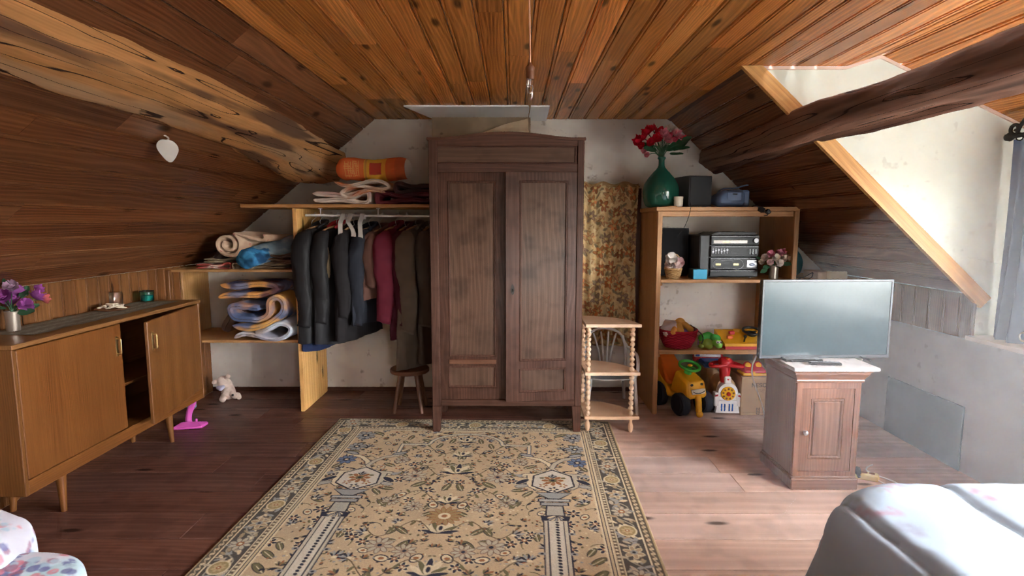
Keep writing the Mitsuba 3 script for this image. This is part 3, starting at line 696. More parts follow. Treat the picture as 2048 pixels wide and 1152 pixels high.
# niche: arch line with shoulders, columns with vases
def outline(pts, w1=.030, w2=.022, w3=.010):
    for sgn in (1, -1):
        q = [(cxr + sgn * x, y) for x, y in pts]
        pr.line(q, w1, NAVY); pr.line(q, w2, (.36, .34, .29)); pr.line(q, w3, CREAM); 
arch = [(.235 * math.sin(a), .46 - .17 * math.cos(a)) for a in np.linspace(0, math.pi / 2, 14)] + [(.245, .475), (.41, .475), (.41, .60)]
outline(arch)
pr.fan(cxr, .42, .10, 7, -2.6, -.5, [GREY, NAVY], CREAM, .3)
def column(x, y, s):
    # scrolls, bowl, urn, capital, shaft
    for q in (-1, 1):
        for ww, cc in ((.036, NAVY), (.027, CREAM if q < 0 else (.42, .36, .27))):
            pr.line([(x + q * v, yy) for v, yy in ((.0, .80), (.02, .74), (.07, .68), (.13, .655), (.165, .64))], ww, cc)
            pr.line([(x + q * v, yy) for v, yy in ((.0, .80), (.03, .855), (.09, .885), (.15, .89), (.175, .905))], ww * .8, cc)
            pr.line([(x + q * v, yy) for v, yy in ((.125, .90), (.13, 1.02), (.10, 1.05))], ww * 1.1, cc)
        pr.ell(x + q * .15, .62, .05, .022, q * -.4, NAVY); pr.ell(x + q * .15, .62, .042, .015, q * -.4, GREY); pr.ell(x + q * .19, .905, .022, .018, 0, GREY)
        pr.leafy(x + q * .135, .95, .09, M(q, .7), NAVY, CREAM, .4); pr.leafy(x + q * .14, 1.02, .07, M(q, .3), (.33, .30, .25), NAVY, .5)
    pr.poly([(x - .11, .90), (x, .82), (x + .11, .90), (x + .12, 1.03), (x, 1.12), (x - .12, 1.03)], NAVY)
    pr.poly([(x - .10, .905), (x, .832), (x + .10, .905), (x + .11, 1.025), (x, 1.105), (x - .11, 1.025)], (.50, .44, .36))
    pr.rosette(x, .96, .062, 8, [RUST, OLIVE, NAVY], CREAM); pr.fan(x, .93, .05, 5, -2.3, -.8, [NAVY, GREY], None, .3)
    for q in (-1, 1): pr.rosette(x + q * .055, 1.02, .026, 5, [RUST, CREAM], None); pr.ell(x + q * .06, .93, .014, .01, 0, OLIVE)
    pr.rosette(x, 1.065, .03, 5, [NAVY, CREAM], None)
    for a, b, c0, d0, col in ((.10, .035, 1.10, 1.17, GREY), (.085, .085, 1.17, 1.20, (.34, .33, .30)), (.075, .075, 1.205, 1.24, GREY), (.045, .05, 1.24, 1.34, (.36, .33, .27)), (.075, .065, 1.34, 1.385, NAVY)):
        pr.poly([(x - a, c0), (x + a, c0), (x + b, d0), (x - b, d0)], NAVY); pr.poly([(x - a + .008, c0 + .005), (x + a - .008, c0 + .005), (x + b - .008, d0 - .005), (x - b + .008, d0 - .005)], col)
    pr.fan(x, 1.34, .06, 7, 0.5, 2.64, [CREAM, GREY], NAVY, .3)
    pr.rect(x - .062, x + .062, 1.385, RL, NAVY); pr.rect(x - .055, x + .055, 1.385, RL, (.44, .38, .29)); pr.rect(x - .040, x + .040, 1.39, RL, NAVY); pr.rect(x - .034, x + .034, 1.39, RL, (.50, .44, .35))
    for yy in np.arange(1.40, RL, .022): pr.ell(x + .006 * (-1) ** int(yy * 1000), yy, .010, .008, .7, NAVY)
    for yy in np.arange(1.50, RL, .16):
        for q in (-1, 1): pr.ell(x + q * .07, yy, .018, .012, 0, GREY); pr.ell(x + q * .07, yy, .008, .006, 0, NAVY)
both(column, .545, 0.0)
def flank(x, y, s):
    for yy, sz in ((.33, .07), (.52, .06), (.72, .06)): pr.rosette(x, yy, sz, 8, [GREY if yy < .6 else BLUE, NAVY, CREAM], NAVY, .3)
both(flank, .70, 0)
# big palmettes down the middle
for yy, rad in ((.40, .07), (.62, .085), (.86, .13), (1.20, .085), (1.48, .12), (1.80, .12)):
    pr.fan(cxr, yy + .03, rad, 7, -math.pi + .2, -.2, [NAVY, CREAM, OLIVE], CREAM, .24); pr.ell(cxr, yy - .01, .02, .032, 0, CREAM); pr.ell(cxr, yy - .01, .01, .02, 0, NAVY)
    pr.line([(cxr - .06, yy + .035), (cxr + .06, yy + .035)], .008, NAVY)
pr.rosette(cxr, 1.36, .085, 14, [TAN, CREAM, RUST], RUST, 0, .3)
def medal(x, y, s):
    for px, yy, q in ((.235, .93, .075), (.17, 1.27, .05), (.36, .72, .05), (.30, 1.22, .05), (.25, 1.62, .07), (.13, 1.66, .06)):
        X = cxr + s * px
        pr.rosette(X, yy, q * .9, 9, [(.40, .34, .25), (.30, .2, .13), NAVY], (.16, .10, .07), .2, .42)
both(medal, 0, 0)
def vine(x, y, s):
    for k in range(5):
        y0 = .55 + k * .31; q = [(cxr + s * (.05 + .33 * v), y0 + .07 * math.sin(v * 7 + k)) for v in np.linspace(0, 1, 26)]; pr.line(q, .0055, (.12, .085, .05))
        for i in (6, 13, 20): pr.leafy(*q[i], .045, M(s, -1.0 if i % 2 else 1.1), OLIVE, None, .35)
both(vine, 0, 0)
# border, drawn last: guard stripes, dark meander with flowers
B = .215
def inb(lo, hi, col):
    pr.rect(lo, RW - lo, lo, hi, col); pr.rect(lo, hi, lo, RL, col); pr.rect(RW - hi, RW - lo, lo, RL, col)
inb(0, .014, (.34, .25, .14)); inb(.014, .05, (.105, .085, .062)); inb(.05, .058, CREAM); inb(.058, .170, (.080, .070, .060)); inb(.170, .176, CREAM); inb(.176, .196, (.13, .10, .07)); inb(.196, .206, CREAM); inb(.206, .211, NAVY); inb(.211, .221, (.46, .36, .22)); inb(.221, .226, NAVY); inb(.226, .236, CREAM)
def border(f, d, step, off=0.0):
    for v in np.arange(.06 + off, RL, step): f(d, v, 0.0); f(RW - d, v, math.pi)
    for v in np.arange(.14 + off, RW - .12, step): f(v, d, math.pi / 2)
border(lambda x, y, a: (pr.ell(x, y, .010, .008, a, CREAM), pr.ell(x, y, .004, .003, 0, RUST)), .032, .036)
border(lambda x, y, a: pr.line([(x - .008, y - .012), (x + .008, y + .012)], .005, (.40, .30, .19)), .032, .036, .018)
border(lambda x, y, a: (pr.ell(x, y, .007, .006, a, CREAM)), .186, .026)
cnt = [0]
def flower_b(x, y, a):
    cnt[0] += 1
    k = cnt[0] % 3
    if k == 0: pr.ell(x, y, .046, .050, 0, CREAM); pr.ell(x, y, .038, .042, 0, (.30, .22, .10)); pr.rosette(x, y, .03, 7, [(.42, .30, .16), RUST, CREAM], None)
    elif k == 1: pr.rosette(x, y, .050, 8, [(.42, .36, .27), RUST, CREAM], (.14, .12, .10), .2, .5)
    else: pr.rosette(x, y, .046, 6, [(.34, .25, .15), GREY, NAVY], CREAM, .4, .5)
border(lambda x, y, a: pr.line([(x + .038 * math.sin((u * 2 - 1) * 3.2) * math.cos(a) + (u - .5) * .2 * math.sin(a), y + .038 * math.sin((u * 2 - 1) * 3.2) * math.sin(a) + (u - .5) * .2 * math.cos(a)) for u in np.linspace(0, 1, 14)], .0075, (.30, .26, .19)), .114, .175, .09)
for q in range(7): border(lambda x, y, a: pr.leafy(x + rr.uniform(-.04, .03), y + rr.uniform(-.03, .03), rr.uniform(.03, .05), rr.uniform(0, 6.3), [CREAM, (.40, .33, .24), GREY, (.32, .24, .14)][int(rr.integers(0, 4))], None, rr.uniform(.3, .5)), .114, .06, q * .0125)
border(flower_b, .114, .175)
pr.C *= (.9 + .2 * rr.random(pr.C.shape[:2]))[..., None]
RA = math.radians(-2.0)
def rug_pt(X, Y, Z):   # X to the right along the far edge, Y towards the camera
    x, y = X, -Y; c, s = math.cos(RA), math.sin(RA)
    return np.stack([-1.281 + x * c - y * s, 3.998 + x * s + y * c, Z], -1)
edge = np.minimum(np.minimum(pr.X, RW - pr.X), pr.Y)
Z = .0075 * np.clip(edge / .006, 0, 1) ** .5 + .0012 * (nnoise(np.stack([pr.X * 3, pr.Y * 3, 0 * pr.X], -1), 5) - .5) * np.clip(edge / .05, 0, 1) + .0005
Z += .006 * np.exp(-((pr.X - RW * .86) / .22) ** 2 - (pr.Y / .035) ** 2) * np.clip(edge / .004, 0, 1)
m = grid(rug_pt(pr.X, pr.Y, Z))
if m.face_normals[0][2] < 0: m.invert()
t = Thing('rug', 'large gold and navy oriental rug with urns and a floral border under the wardrobe', 'rug')
t.own(m, 'vcol', True, color=pr.C.reshape(-1, 3))
t.part('fringe_end', (lambda q: q)(grid(rug_pt(*np.meshgrid(np.linspace(0, RW, 8), np.linspace(RL, 3.0, 8), indexing='ij'), np.full((8, 8), .0078)))), 'vcol', True, color=(.33, .23, .12), label='rest of the rug beside the bed')

# ---------------------------------------------------------------- folded bedding
def ribbon(path, th, y0, y1, n=120, m=22, seed=0, amp=.006, skew=0.0):
    """a thick sheet whose section follows path in (x, z), lying from y0 to y1, with rounded front and back edges."""
    c = smooth_line(path, n); tg = np.gradient(c, axis=0); tg /= np.linalg.norm(tg, axis=1, keepdims=True); nr = np.stack([-tg[:, 1], tg[:, 0]], 1)
    v = np.linspace(0, 1, m); ins = np.sqrt(np.clip(1 - (np.abs(2 * v - 1) ** 6), .0, 1))
    ends = np.sqrt(np.clip(1 - np.abs(np.linspace(-1, 1, n)) ** 24, 0.02, 1))
    P = np.zeros((2 * n, m, 3))
    for j in range(m):
        h = (th / 2 * ends * max(ins[j], .05))[:, None]
        loop = np.vstack([c + nr * h, (c - nr * h)[::-1]]); P[:, j, 0], P[:, j, 2] = loop[:, 0] + skew * (v[j] - .5), loop[:, 1]; P[:, j, 1] = y0 + (y1 - y0) * (.5 - .5 * math.cos(math.pi * v[j]))
    g = grid(P, True); V = g.vertices
    d = np.stack([nfbm(V * 9 + k * 31.7, 3, seed + k) - .5 for k in range(3)], 1) * 2 * amp
    d[:, 2] = np.maximum(d[:, 2], -amp * .3)
    g.vertices = V + d
    caps = []
    if (g.face_normals[:, 2] * (g.triangles_center[:, 2] - g.vertices[:, 2].mean())).sum() < 0 and g.volume < 0: g.invert()
    return g
def tint(m, cols, freq, seed=0, sharp=3.0):
    """irregular patches of a print: cols blended by noise over the mesh."""
    V = m.vertices; q = [nfbm(V * freq + 17.3 * k, 3, seed + k) for k in range(len(cols))]
    W = np.exp(np.stack(q, 1) * sharp * 8); W /= W.sum(1, keepdims=True)
    return W @ np.array(cols, float)
def dots(C, V, n, r, col, seed):
    r_ = np.random.default_rng(seed)
    for i in r_.integers(0, len(V), n):
        d = np.linalg.norm(V - V[i], axis=1); a = np.clip((r * r_.uniform(.6, 1.2) - d) / .004 + .5, 0, 1)[:, None]; C = C * (1 - a) + np.array(col) * a
    return C
def fold_path(x0, x1, z0, layers, dz, flip=False):
    P = []; 
    for i in range(layers):
        a, b = (x0, x1) if (i % 2 == 0) != flip else (x1, x0); z = z0 + i * dz
        P += [(a + (b - a) * u, z + (.004 * math.sin(7 * u + i))) for u in (.06, .3, .6, .94)]
    return P
SH = 1.576   # top closet shelf
m = ribbon(fold_path(-1.49, -1.03, SH + .028, 2, .042), .040, 4.13, 4.55, seed=2, amp=.012)
one('cream_blanket', 'cream and pink folded blanket lying lowest on the top closet shelf', 'blanket', m, 'vcol', True, color=tint(m, [(.52, .40, .33), (.50, .33, .30), (.58, .50, .42)], 7, 3), group=None)
m = ribbon([(-1.30, SH + .16), (-1.05, SH + .165), (-.93, SH + .15), (-.90, SH + .125), (-.95, SH + .11), (-1.08, SH + .125), (-1.18, SH + .115), (-1.25, SH + .075), (-1.20, SH + .05), (-1.12, SH + .08), (-1.02, SH + .10), (-.93, SH + .085)], .026, 4.10, 4.5, seed=5, amp=.008)
one('orange_throw', 'rust and white throw folded in loops under the orange quilt roll', 'blanket', m, 'vcol', True, color=tint(m, [(.40, .12, .04), (.62, .54, .46), (.52, .30, .18)], 9, 8))
m = ribbon(fold_path(-1.02, -.58, SH + .024, 2, .04, True), .036, 4.12, 4.5, seed=9, amp=.014)
one('maroon_blanket', 'dark maroon crumpled blanket on the top shelf next to the wardrobe', 'blanket', m, 'vcol', True, color=tint(m, [(.075, .017, .022), (.16, .035, .045), (.05, .022, .03)], 10, 4))
m = ribbon(fold_path(-.88, -.585, SH + .095, 2, .035, True), .032, 4.14, 4.5, seed=19, amp=.014)
one('grey_blanket', 'dark folded blanket on the maroon one beside the wardrobe', 'blanket', m, 'vcol', True, color=tint(m, [(.05, .022, .024), (.09, .05, .045), (.035, .025, .025)], 10, 24))
# quilt rolled in its bag, orange and yellow with red square
nu, nv = 110, 64
U, A = np.meshgrid(np.linspace(0, 1, nu), np.linspace(0, 2 * np.pi, nv, endpoint=False), indexing='ij')
R = .088 * np.clip(1 - np.abs(2 * U - 1) ** 9, 0, 1) ** .5 * (1 + .05 * np.sin(A * 3 + U * 5)) + .001
P = np.stack([-1.315 + .56 * U, 4.24 + R * 1.15 * np.cos(A), SH + .255 + R * .92 * np.sin(A) + .01 * np.sin(U * 9)], -1)
m = grid(np.transpose(P, (1, 0, 2)), True)
if m.volume < 0: m.invert()
V = m.vertices; uu = (V[:, 0] + 1.315) / .56; zz = V[:, 2] - (SH + .255); front = V[:, 1] < 4.24
C = np.tile([.58, .115, .035], (len(V), 1)); C[(uu > .40) & (uu < .68)] = [.66, .36, .045]; C[uu > .80] = [.50, .10, .04]; C[uu > .93] = [.55, .50, .46]; C[np.abs(uu - .42) < .012] = [.50, .25, .06]
C[front & (np.abs(uu - .55) < .075) & (np.abs(zz) < .045)] = [.42, .05, .035]
g = front & (np.abs(uu - .24) < .10) & (np.abs(zz) < .055); C[g & ((np.mod(uu * 40, 1) < .3) | (np.mod(zz * 60, 1) < .25)) & (np.abs(uu - .24) < .095)] = [.66, .30, .10]
m.vertices = V + m.vertex_normals * ((nfbm(V * 16, 3, 5) - .5) * .016)[:, None]
one('quilt_roll', 'plump orange and yellow quilt roll with a red square on top of the shelf pile', 'quilt', m, 'vcol', True, color=C)

S2 = 1.094   # second closet shelf
def heap(name, label, cat_, x0, x1, z0, layers, dz, th, y0, y1, cols, seed, fr=9, amp=.01, grp=None):
    m = ribbon(fold_path(x0, x1, z0 + th / 2, layers, dz, seed % 2 == 0), th, y0, y1, seed=seed, amp=amp)
    return one(name, label, cat_, m, 'vcol', True, color=tint(m, cols, fr, seed), group=grp)
heap('red_towel', 'red and white folded cloth at the left end of the second closet shelf', 'cloth', -2.42, -2.12, S2, 2, .020, .017, 4.22, 4.5, [(.33, .045, .035), (.55, .47, .40), (.30, .05, .04)], 31, 11)
heap('beige_sheet', 'thin beige sheets folded flat on the second closet shelf', 'cloth', -2.14, -1.70, S2, 2, .018, .015, 4.20, 4.55, [(.20, .14, .085), (.42, .33, .23), (.15, .09, .055)], 32, 12)
heap('khaki_sheet', 'khaki folded cloth on top of the red towel on the second shelf', 'cloth', -2.37, -2.08, S2 + .040, 2, .020, .017, 4.24, 4.52, [(.20, .15, .095), (.26, .20, .13)], 33, 10)
m = ribbon([(-2.27, S2 + .06), (-2.20, S2 + .14), (-2.08, S2 + .15), (-1.96, S2 + .11), (-1.86, S2 + .075), (-1.75, S2 + .06)], .055, 4.26, 4.6, seed=35, amp=.012)
one('dark_bundle', 'very dark cloth lying behind the tan roll on the second shelf', 'cloth', m, 'vcol', True, color=tint(m, [(.040, .026, .022), (.065, .045, .036)], 8, 3))
a = np.linspace(0, 3.6 * np.pi, 40); R = .026 + .0068 * a
sp = [(-2.075 + r * 1.0 * math.cos(q + 2.2), S2 + .185 + r * .92 * math.sin(q + 2.2)) for q, r in zip(a, R)] + [(-1.92, S2 + .24), (-1.80, S2 + .26)]
m = ribbon(sp, .026, 4.14, 4.45, n=170, seed=36, amp=.006, skew=.10)
C = tint(m, [(.40, .27, .18), (.48, .34, .24), (.36, .22, .14)], 9, 6); C = dots(C, m.vertices, 60, .010, (.34, .13, .09), 4)
one('tan_blanket', 'tan blanket with faint roses rolled up on the second closet shelf', 'blanket', m, 'vcol', True, color=C)
# blue patterned bundle stuffed with its dark blue end forward
m = tube(smooth_line([(-2.00, 4.13, S2 + .075), (-1.93, 4.25, S2 + .10), (-1.80, 4.36, S2 + .15), (-1.68, 4.45, S2 + .19)], 40), np.r_[.03, .075, np.linspace(.085, .09, 35), .085, .06, .02], 40, flat=.85)
V = m.vertices; m.vertices = V + m.vertex_normals * ((nfbm(V * 13, 3, 9) - .5) * .030)[:, None]
C = tint(m, [(.17, .24, .28), (.30, .34, .35), (.13, .20, .26)], 16, 9); e_ = V[:, 1] < 4.205 + .02 * np.sin(V[:, 0] * 50); C[e_] = tint(m, [(.03, .14, .30), (.06, .25, .45), (.015, .05, .12)], 22, 4)[e_]
m.vertices[:, 2] = np.maximum(m.vertices[:, 2], S2 + .004)
one('blue_bundle', 'blue and grey patterned bundle with a bright blue end beside the tan roll', 'bundle', m, 'vcol', True, color=C)
heap('brown_cloth', 'crumpled brown striped cloth on the second shelf behind the black jackets', 'cloth', -1.93, -1.66, S2 + .034, 3, .026, .022, 4.22, 4.5, [(.14, .07, .045), (.09, .05, .04), (.20, .13, .08)], 38, 14, .012)

S3 = .556   # lowest closet shelf
m = ribbon([(-2.08, S3 + .03), (-1.86, S3 + .03), (-1.70, S3 + .045), (-1.665, S3 + .10), (-1.72, S3 + .135), (-1.80, S3 + .115), (-1.86, S3 + .085), (-1.93, S3 + .075)], .038, 4.10, 4.48, seed=41, amp=.008)
one('white_quilt', 'pale blue-white quilt folded lowest on the bottom closet shelf', 'quilt', m, 'vcol', True, color=tint(m, [(.46, .50, .56), (.32, .31, .36), (.30, .23, .19)], 5, 41))
m = ribbon([(-2.10, S3 + .12), (-1.95, S3 + .10), (-1.82, S3 + .14), (-1.74, S3 + .20), (-1.715, S3 + .28), (-1.76, S3 + .33), (-1.82, S3 + .30), (-1.82, S3 + .22), (-1.88, S3 + .17), (-1.98, S3 + .17), (-2.10, S3 + .19), (-2.12, S3 + .24), (-2.00, S3 + .26), (-1.90, S3 + .25)], .050, 4.12, 4.5, seed=43, amp=.012)
V = m.vertices; C = tint(m, [(.075, .10, .19), (.15, .17, .27), (.50, .26, .07), (.34, .18, .12)], 7, 44, 4)
one('blue_orange_quilt', 'blue, orange and mauve quilt folded in thick loops on the bottom shelf', 'quilt', m, 'vcol', True, color=C)
m = ribbon([(-2.22, S3 + .33), (-2.10, S3 + .345), (-1.95, S3 + .34), (-1.84, S3 + .36), (-1.78, S3 + .395), (-1.90, S3 + .42), (-2.05, S3 + .41), (-2.20, S3 + .42)], .045, 4.16, 4.5, seed=47, amp=.012)
one('indigo_quilt', 'indigo and orange crumpled quilt topmost on the bottom shelf pile', 'quilt', m, 'vcol', True, color=tint(m, [(.055, .055, .11), (.15, .15, .22), (.48, .22, .06), (.09, .035, .04)], 8, 51, 3.5))
m = ribbon([(-2.24, S3 + .05), (-2.14, S3 + .20), (-2.05, S3 + .28)], .08, 4.26, 4.5, seed=48, amp=.01)
one('brown_pillow', 'dark brown padded cloth standing behind the folded quilts on the bottom shelf', 'pillow', m, 'vcol', True, color=tint(m, [(.09, .05, .045), (.16, .08, .04)], 6, 2))

# ---------------------------------------------------------------- coats on the rail
def garment(name, label, x, z_sh, L, col, wy=.20, tx=.055, slv=.56, yc=4.30, rot=0.0, flare=1.15, seed=0, cl=None, sleeve_col=None, collar=None, mat_='vcol', zipper=None, srx=.052, lean=.03):
    t = Thing(name, label, 'coat', 'clothes on the closet rail')
    n, k = 46, 56; v = np.linspace(0, 1, n); a = np.linspace(0, 2 * np.pi, k, endpoint=False)
    sh = np.clip(v * L / .075, 0, 1) ** .55
    hy = (.055 + (wy - .055) * sh) * (1 + (flare - 1) * v) * np.where(v < .0001, .5, 1)
    hx = (.030 + (tx - .03) * np.clip(v * L / .22, 0, 1) ** .8) * (1 + .35 * (flare - 1) * v)
    P = np.zeros((k, n, 3)); r_ = np.random.default_rng(seed); ph = r_.uniform(0, 6.3, 4)
    for j in range(n):
        f = 1 + .14 * v[j] * np.sin(3 * a + ph[0]) + .09 * v[j] * np.sin(7 * a + ph[1] + 2 * v[j]) + .04 * np.sin(13 * a + ph[2]) * v[j]
        P[:, j, 0] = hx[j] * np.cos(a) * f; P[:, j, 1] = hy[j] * np.sin(a) * (1 + .04 * np.sin(5 * a + ph[3]) * v[j]); P[:, j, 2] = -v[j] * L + .012 * v[j] * np.sin(2 * a + ph[2])
    m = grid(P, True); 
    if m.volume < 0: m.invert()
    m.vertices = m.vertices + m.vertex_normals * ((nfbm(m.vertices * [13, 13, 2.6], 3, seed) - .5) * .050)[:, None]
    place = lambda q: xf(q, (x, yc, z_sh), rz=rot)
    C = lambda q, c: np.array(c)[None] * (.8 + .4 * nfbm(q.vertices * 22, 3, seed + 1))[:, None]
    t.part('body', place(m), mat_, True, color=C(m, col))
    for s in (-1, 1):
        y0 = s * (wy - .03); e_ = r_.uniform(-.02, .02); pts = smooth_line([(lean * .3, y0 - s * .05, -.04), (lean * .8, y0 + s * .012, -.13), (lean * 1.4 + e_, y0 + s * .026, -.14 - slv * .5), (lean * 1.0 + e_, y0 - .03, -.12 - slv)], 34)
        w = np.interp(np.linspace(0, 1, 34), [0, .08, .2, .55, 1], [.03, .058, .064, .054, .044]) * srx / .052
        q = tube(pts, w, 28, flat=.72); q.vertices = q.vertices + q.vertex_normals * ((nfbm(q.vertices * [13, 13, 9], 3, seed + 5 + s) - .5) * .036)[:, None]
        t.part('sleeve', place(q), mat_, True, color=C(q, sleeve_col or col))
    cc = collar or tuple(c * .8 for c in col)
    q = tube(smooth_line([(.028, -.065, -.015), (.045, -.03, .012), (.02, .03, .035), (-.02, .03, .035), (-.045, -.03, .012), (-.028, -.065, -.015)], 24), .019, 10, flat=.7)
    t.part('collar', place(q), mat_, True, color=C(q, cc))
    hk = [(0, 0, .0), (0, 0, .055)] + [(0, .018 * math.sin(b) , .075 - .02 * math.cos(b)) for b in np.linspace(.2, 4.2, 12)]
    h = t.part('hanger', place(cat(tube(smooth_line([(0, -wy * .86, -.06), (0, -.05, -.004), (0, .05, -.004), (0, wy * .86, -.06)], 16), .009, 8))), 'hanger_wood', True, label='coat hanger')
    top = 1.508 - z_sh
    hk = [(0, 0, -.004), (0, 0, top - .03), (0, .012, top - .012), (0, .010, top + .006), (0, -.004, top + .009), (0, -.013, top - .004)]
    t.part('hook', place(tube(smooth_line(hk, 20), .002, 6)), 'steel', True, under=h)
    if zipper: t.part('lining', place(ball((hx.mean() * .6, -wy * .70, -L * .32), .03, 2, (.9, .7, 5.0))), mat_, True, color=zipper)
    return t
mat('hanger_wood', (.30, .17, .08), .5)
BLK = (.014, .013, .014)
garment('coat', 'black leather jacket nearest the partition, hanging over a navy one', -1.455, 1.415, .86, BLK, .225, .070, .62, yc=4.285, rot=-33, seed=1, mat_='vcol_soft', srx=.060, lean=.03)
garment('coat', 'navy blue jacket whose hem shows below the first black leather jacket', -1.515, 1.37, .90, (.014, .020, .055), .185, .035, .50, yc=4.32, rot=-24, seed=2, flare=1.1, srx=.04, lean=.0)
garment('coat', 'second black leather jacket, with red showing at its collar', -1.335, 1.415, .88, BLK, .225, .060, .60, yc=4.30, rot=-30, seed=3, collar=(.32, .028, .03), mat_='vcol_soft', srx=.058, lean=.03, zipper=(.42, .32, .20))
garment('coat', 'long black coat hanging between the leather jackets and the burgundy jackets', -1.205, 1.41, .84, (.016, .014, .015), .215, .060, .55, rot=-26, seed=4, flare=1.2)
garment('coat', 'dark slate jacket with a pale cuff beside the brown sleeve', -1.085, 1.40, .72, (.022, .024, .032), .205, .05, .60, rot=-28, seed=5)
garment('coat', 'reddish-brown jacket half hidden in front of the burgundy one', -1.00, 1.39, .52, (.115, .055, .042), .195, .045, .30, rot=-30, seed=6)
garment('coat', 'burgundy jacket with a bright sleeve hanging mid-rail', -.885, 1.41, .70, (.105, .014, .026), .225, .055, .58, rot=-30, seed=7, sleeve_col=(.135, .020, .034), srx=.062, lean=.05)
garment('coat', 'darker plum cardigan hanging right after the burgundy jacket', -.815, 1.40, .82, (.060, .014, .022), .19, .045, .60, rot=-22, seed=8)
garment('coat', 'long taupe trench coat reaching down to the stool', -.735, 1.41, 1.07, (.125, .092, .068), .225, .055, .66, yc=4.31, rot=-26, seed=9, flare=1.2, srx=.062, lean=.04)
garment('coat', 'long grey-brown overcoat beside the wardrobe, last on the rail', -.64, 1.405, 1.03, (.080, .060, .048), .19, .045, .62, yc=4.33, rot=-18, seed=10, flare=1.1, srx=.055)
for i, (x, lab) in enumerate(((-1.29, 'white cotton strap loop tied over the rail by the black coats'), (-1.235, 'second white strap hanging from the rail right of the first'), (-1.145, 'white strap hanging rightmost on the clothes rail'))):
    q = smooth_line([(x, 4.312, 1.47), (x, 4.306, 1.508), (x, 4.290, 1.512), (x + .004, 4.24, 1.478), (x + .012, 4.165, 1.45), (x + .02 + .03 * (i == 1), 4.128, 1.40), (x + .022 + .04 * (i == 1), 4.115, 1.34 - .10 * (i == 2))], 24)
    P = np.stack([q + np.array([o, .0, -.004 * (o > .012)]) for o in (-.017, 0, .017)])
    one('fabric_strap', lab, 'strap', grid(P), 'vcol', True, color=(.46, .44, .41))
# ---------------------------------------------------------------- curtains
mat('cord_dark', (.02, .018, .017), .6)
mat('cord_white', (.62, .60, .56), .5)
def drape(x0, x1, z0, z1, y, waves, amp, nx, nz, seed, fn=None, taper=0.0):
    U, V = np.meshgrid(np.linspace(0, 1, nx), np.linspace(0, 1, nz), indexing='ij')
    w = nnoise(np.stack([U * 5, V * .8, 0 * U], -1), seed)
    X = x0 + (x1 - x0) * (U + .012 * np.sin(V * 5 + U * 9)) + taper * V * (U - .5)
    Y = y + amp * (.35 + .65 * V) * np.sin(2 * np.pi * waves * (U + .10 * w)) + amp * .8 * (w - .5)
    Z = z1 - (z1 - z0) * V + .012 * np.sin(U * 2 * np.pi * waves * .5) * (1 - V) + (fn(U) if fn else 0) * (1 - V)
    return np.stack([X, Y, Z], -1), U, V
pf = Print(.70, 1.34, .0042, (.50, .36, .18))
r5 = np.random.default_rng(5)
for i in range(1500):
    x, y = r5.uniform(0, .70), r5.uniform(0, 1.34); c = [(.58, .45, .25), (.32, .19, .08), (.42, .25, .10), (.56, .40, .20)][int(r5.integers(0, 4))]
    pf.ell(x, y, r5.uniform(.008, .022), r5.uniform(.005, .012), r5.uniform(0, 3), c)
pp = []
for i in range(900):
    p = r5.uniform([0, 0], [.70, 1.34])
    if all(np.hypot(*(p - q)) > .085 for q in pp): pp.append(p)
for i, p in enumerate(pp):
    c = [(.34, .10, .03), (.42, .15, .05), (.30, .10, .04), (.25, .15, .10), (.38, .19, .08)][i % 5]
    for k in range(6): pf.leafy(p[0], p[1], r5.uniform(.035, .062), k * 1.05 + r5.uniform(-.3, .3), tuple(np.array(c) * r5.uniform(.7, 1.3)), (.13, .06, .03) if k % 2 else None, .42)
    pf.ell(p[0], p[1], .014, .012, 0, (.46, .32, .13))
    pf.leafy(p[0] + .04, p[1] - .05, .05, r5.uniform(0, 6), (.20, .15, .08), None, .4); pf.leafy(p[0] - .05, p[1] + .03, .045, r5.uniform(0, 6), (.24, .17, .09), None, .4)
pf.C = pf.C ** 1.0 * (.92 + .16 * r5.random(pf.C.shape[:2]))[..., None]
P, U, V = drape(.36, 1.012, .42, 1.74, 4.60, 8, .020, pf.nx, pf.ny, 3, lambda u: .02 * (u - .6) ** 2 * 4 + .006 * np.sin(u * 60))
m = grid(P); m.invert() if m.face_normals[:, 1].mean() > 0 else None
t = Thing('floral_curtain', 'brown and gold floral curtain gathered on a wire between wardrobe and bookcase', 'curtain')
t.own(m, 'vcol', True, color=pf.C[:, ::-1].reshape(-1, 3))
t.part('header_frill', (lambda q: q)(grid(drape(.36, 1.02, 1.728, 1.762, 4.600, 8, .010, 120, 5, 3)[0])), 'vcol', True, color=(.32, .20, .09))
t.part('wire', tube([(.30, 4.615, 1.752), (1.035, 4.615, 1.748)], .003, 8), 'steel', True)
one('dark_gap_strip', 'dark upright strip in the gap right of the floral curtain', 'post', box(1.0, 1.046, 4.63, 4.698, .0, 1.72), 'w_wardrobe', grain='z')  # dark strip filling the gap beside the curtain
mat('blue_cloth', (.14, .19, .29), .85, .1, sheen=.4)
P, U, V = drape(2.56, 3.09, .80, 1.885, 2.685, 6, .035, 150, 40, 8)
P = P[..., [1, 0, 2]]
m = grid(P)
t = Thing('blue_curtain', 'dark blue curtain drawn to the side of the dormer window', 'curtain'); t.own(m, 'blue_cloth', True)
t = Thing('curtain_rod', 'dark iron curtain rod with a scrolled finial above the blue curtain', 'curtain rod')
t.part('rod', tube([(2.685, 1.0, 1.90), (2.685, 3.085, 1.90)], .012, 14), 'iron', True)
sc = [(2.685, 3.08 + .035 * math.sin(q) * (1 - q / 9), 1.94 - .03 * math.cos(q) * (1 - q / 9)) for q in np.linspace(0, 6.5, 30)]
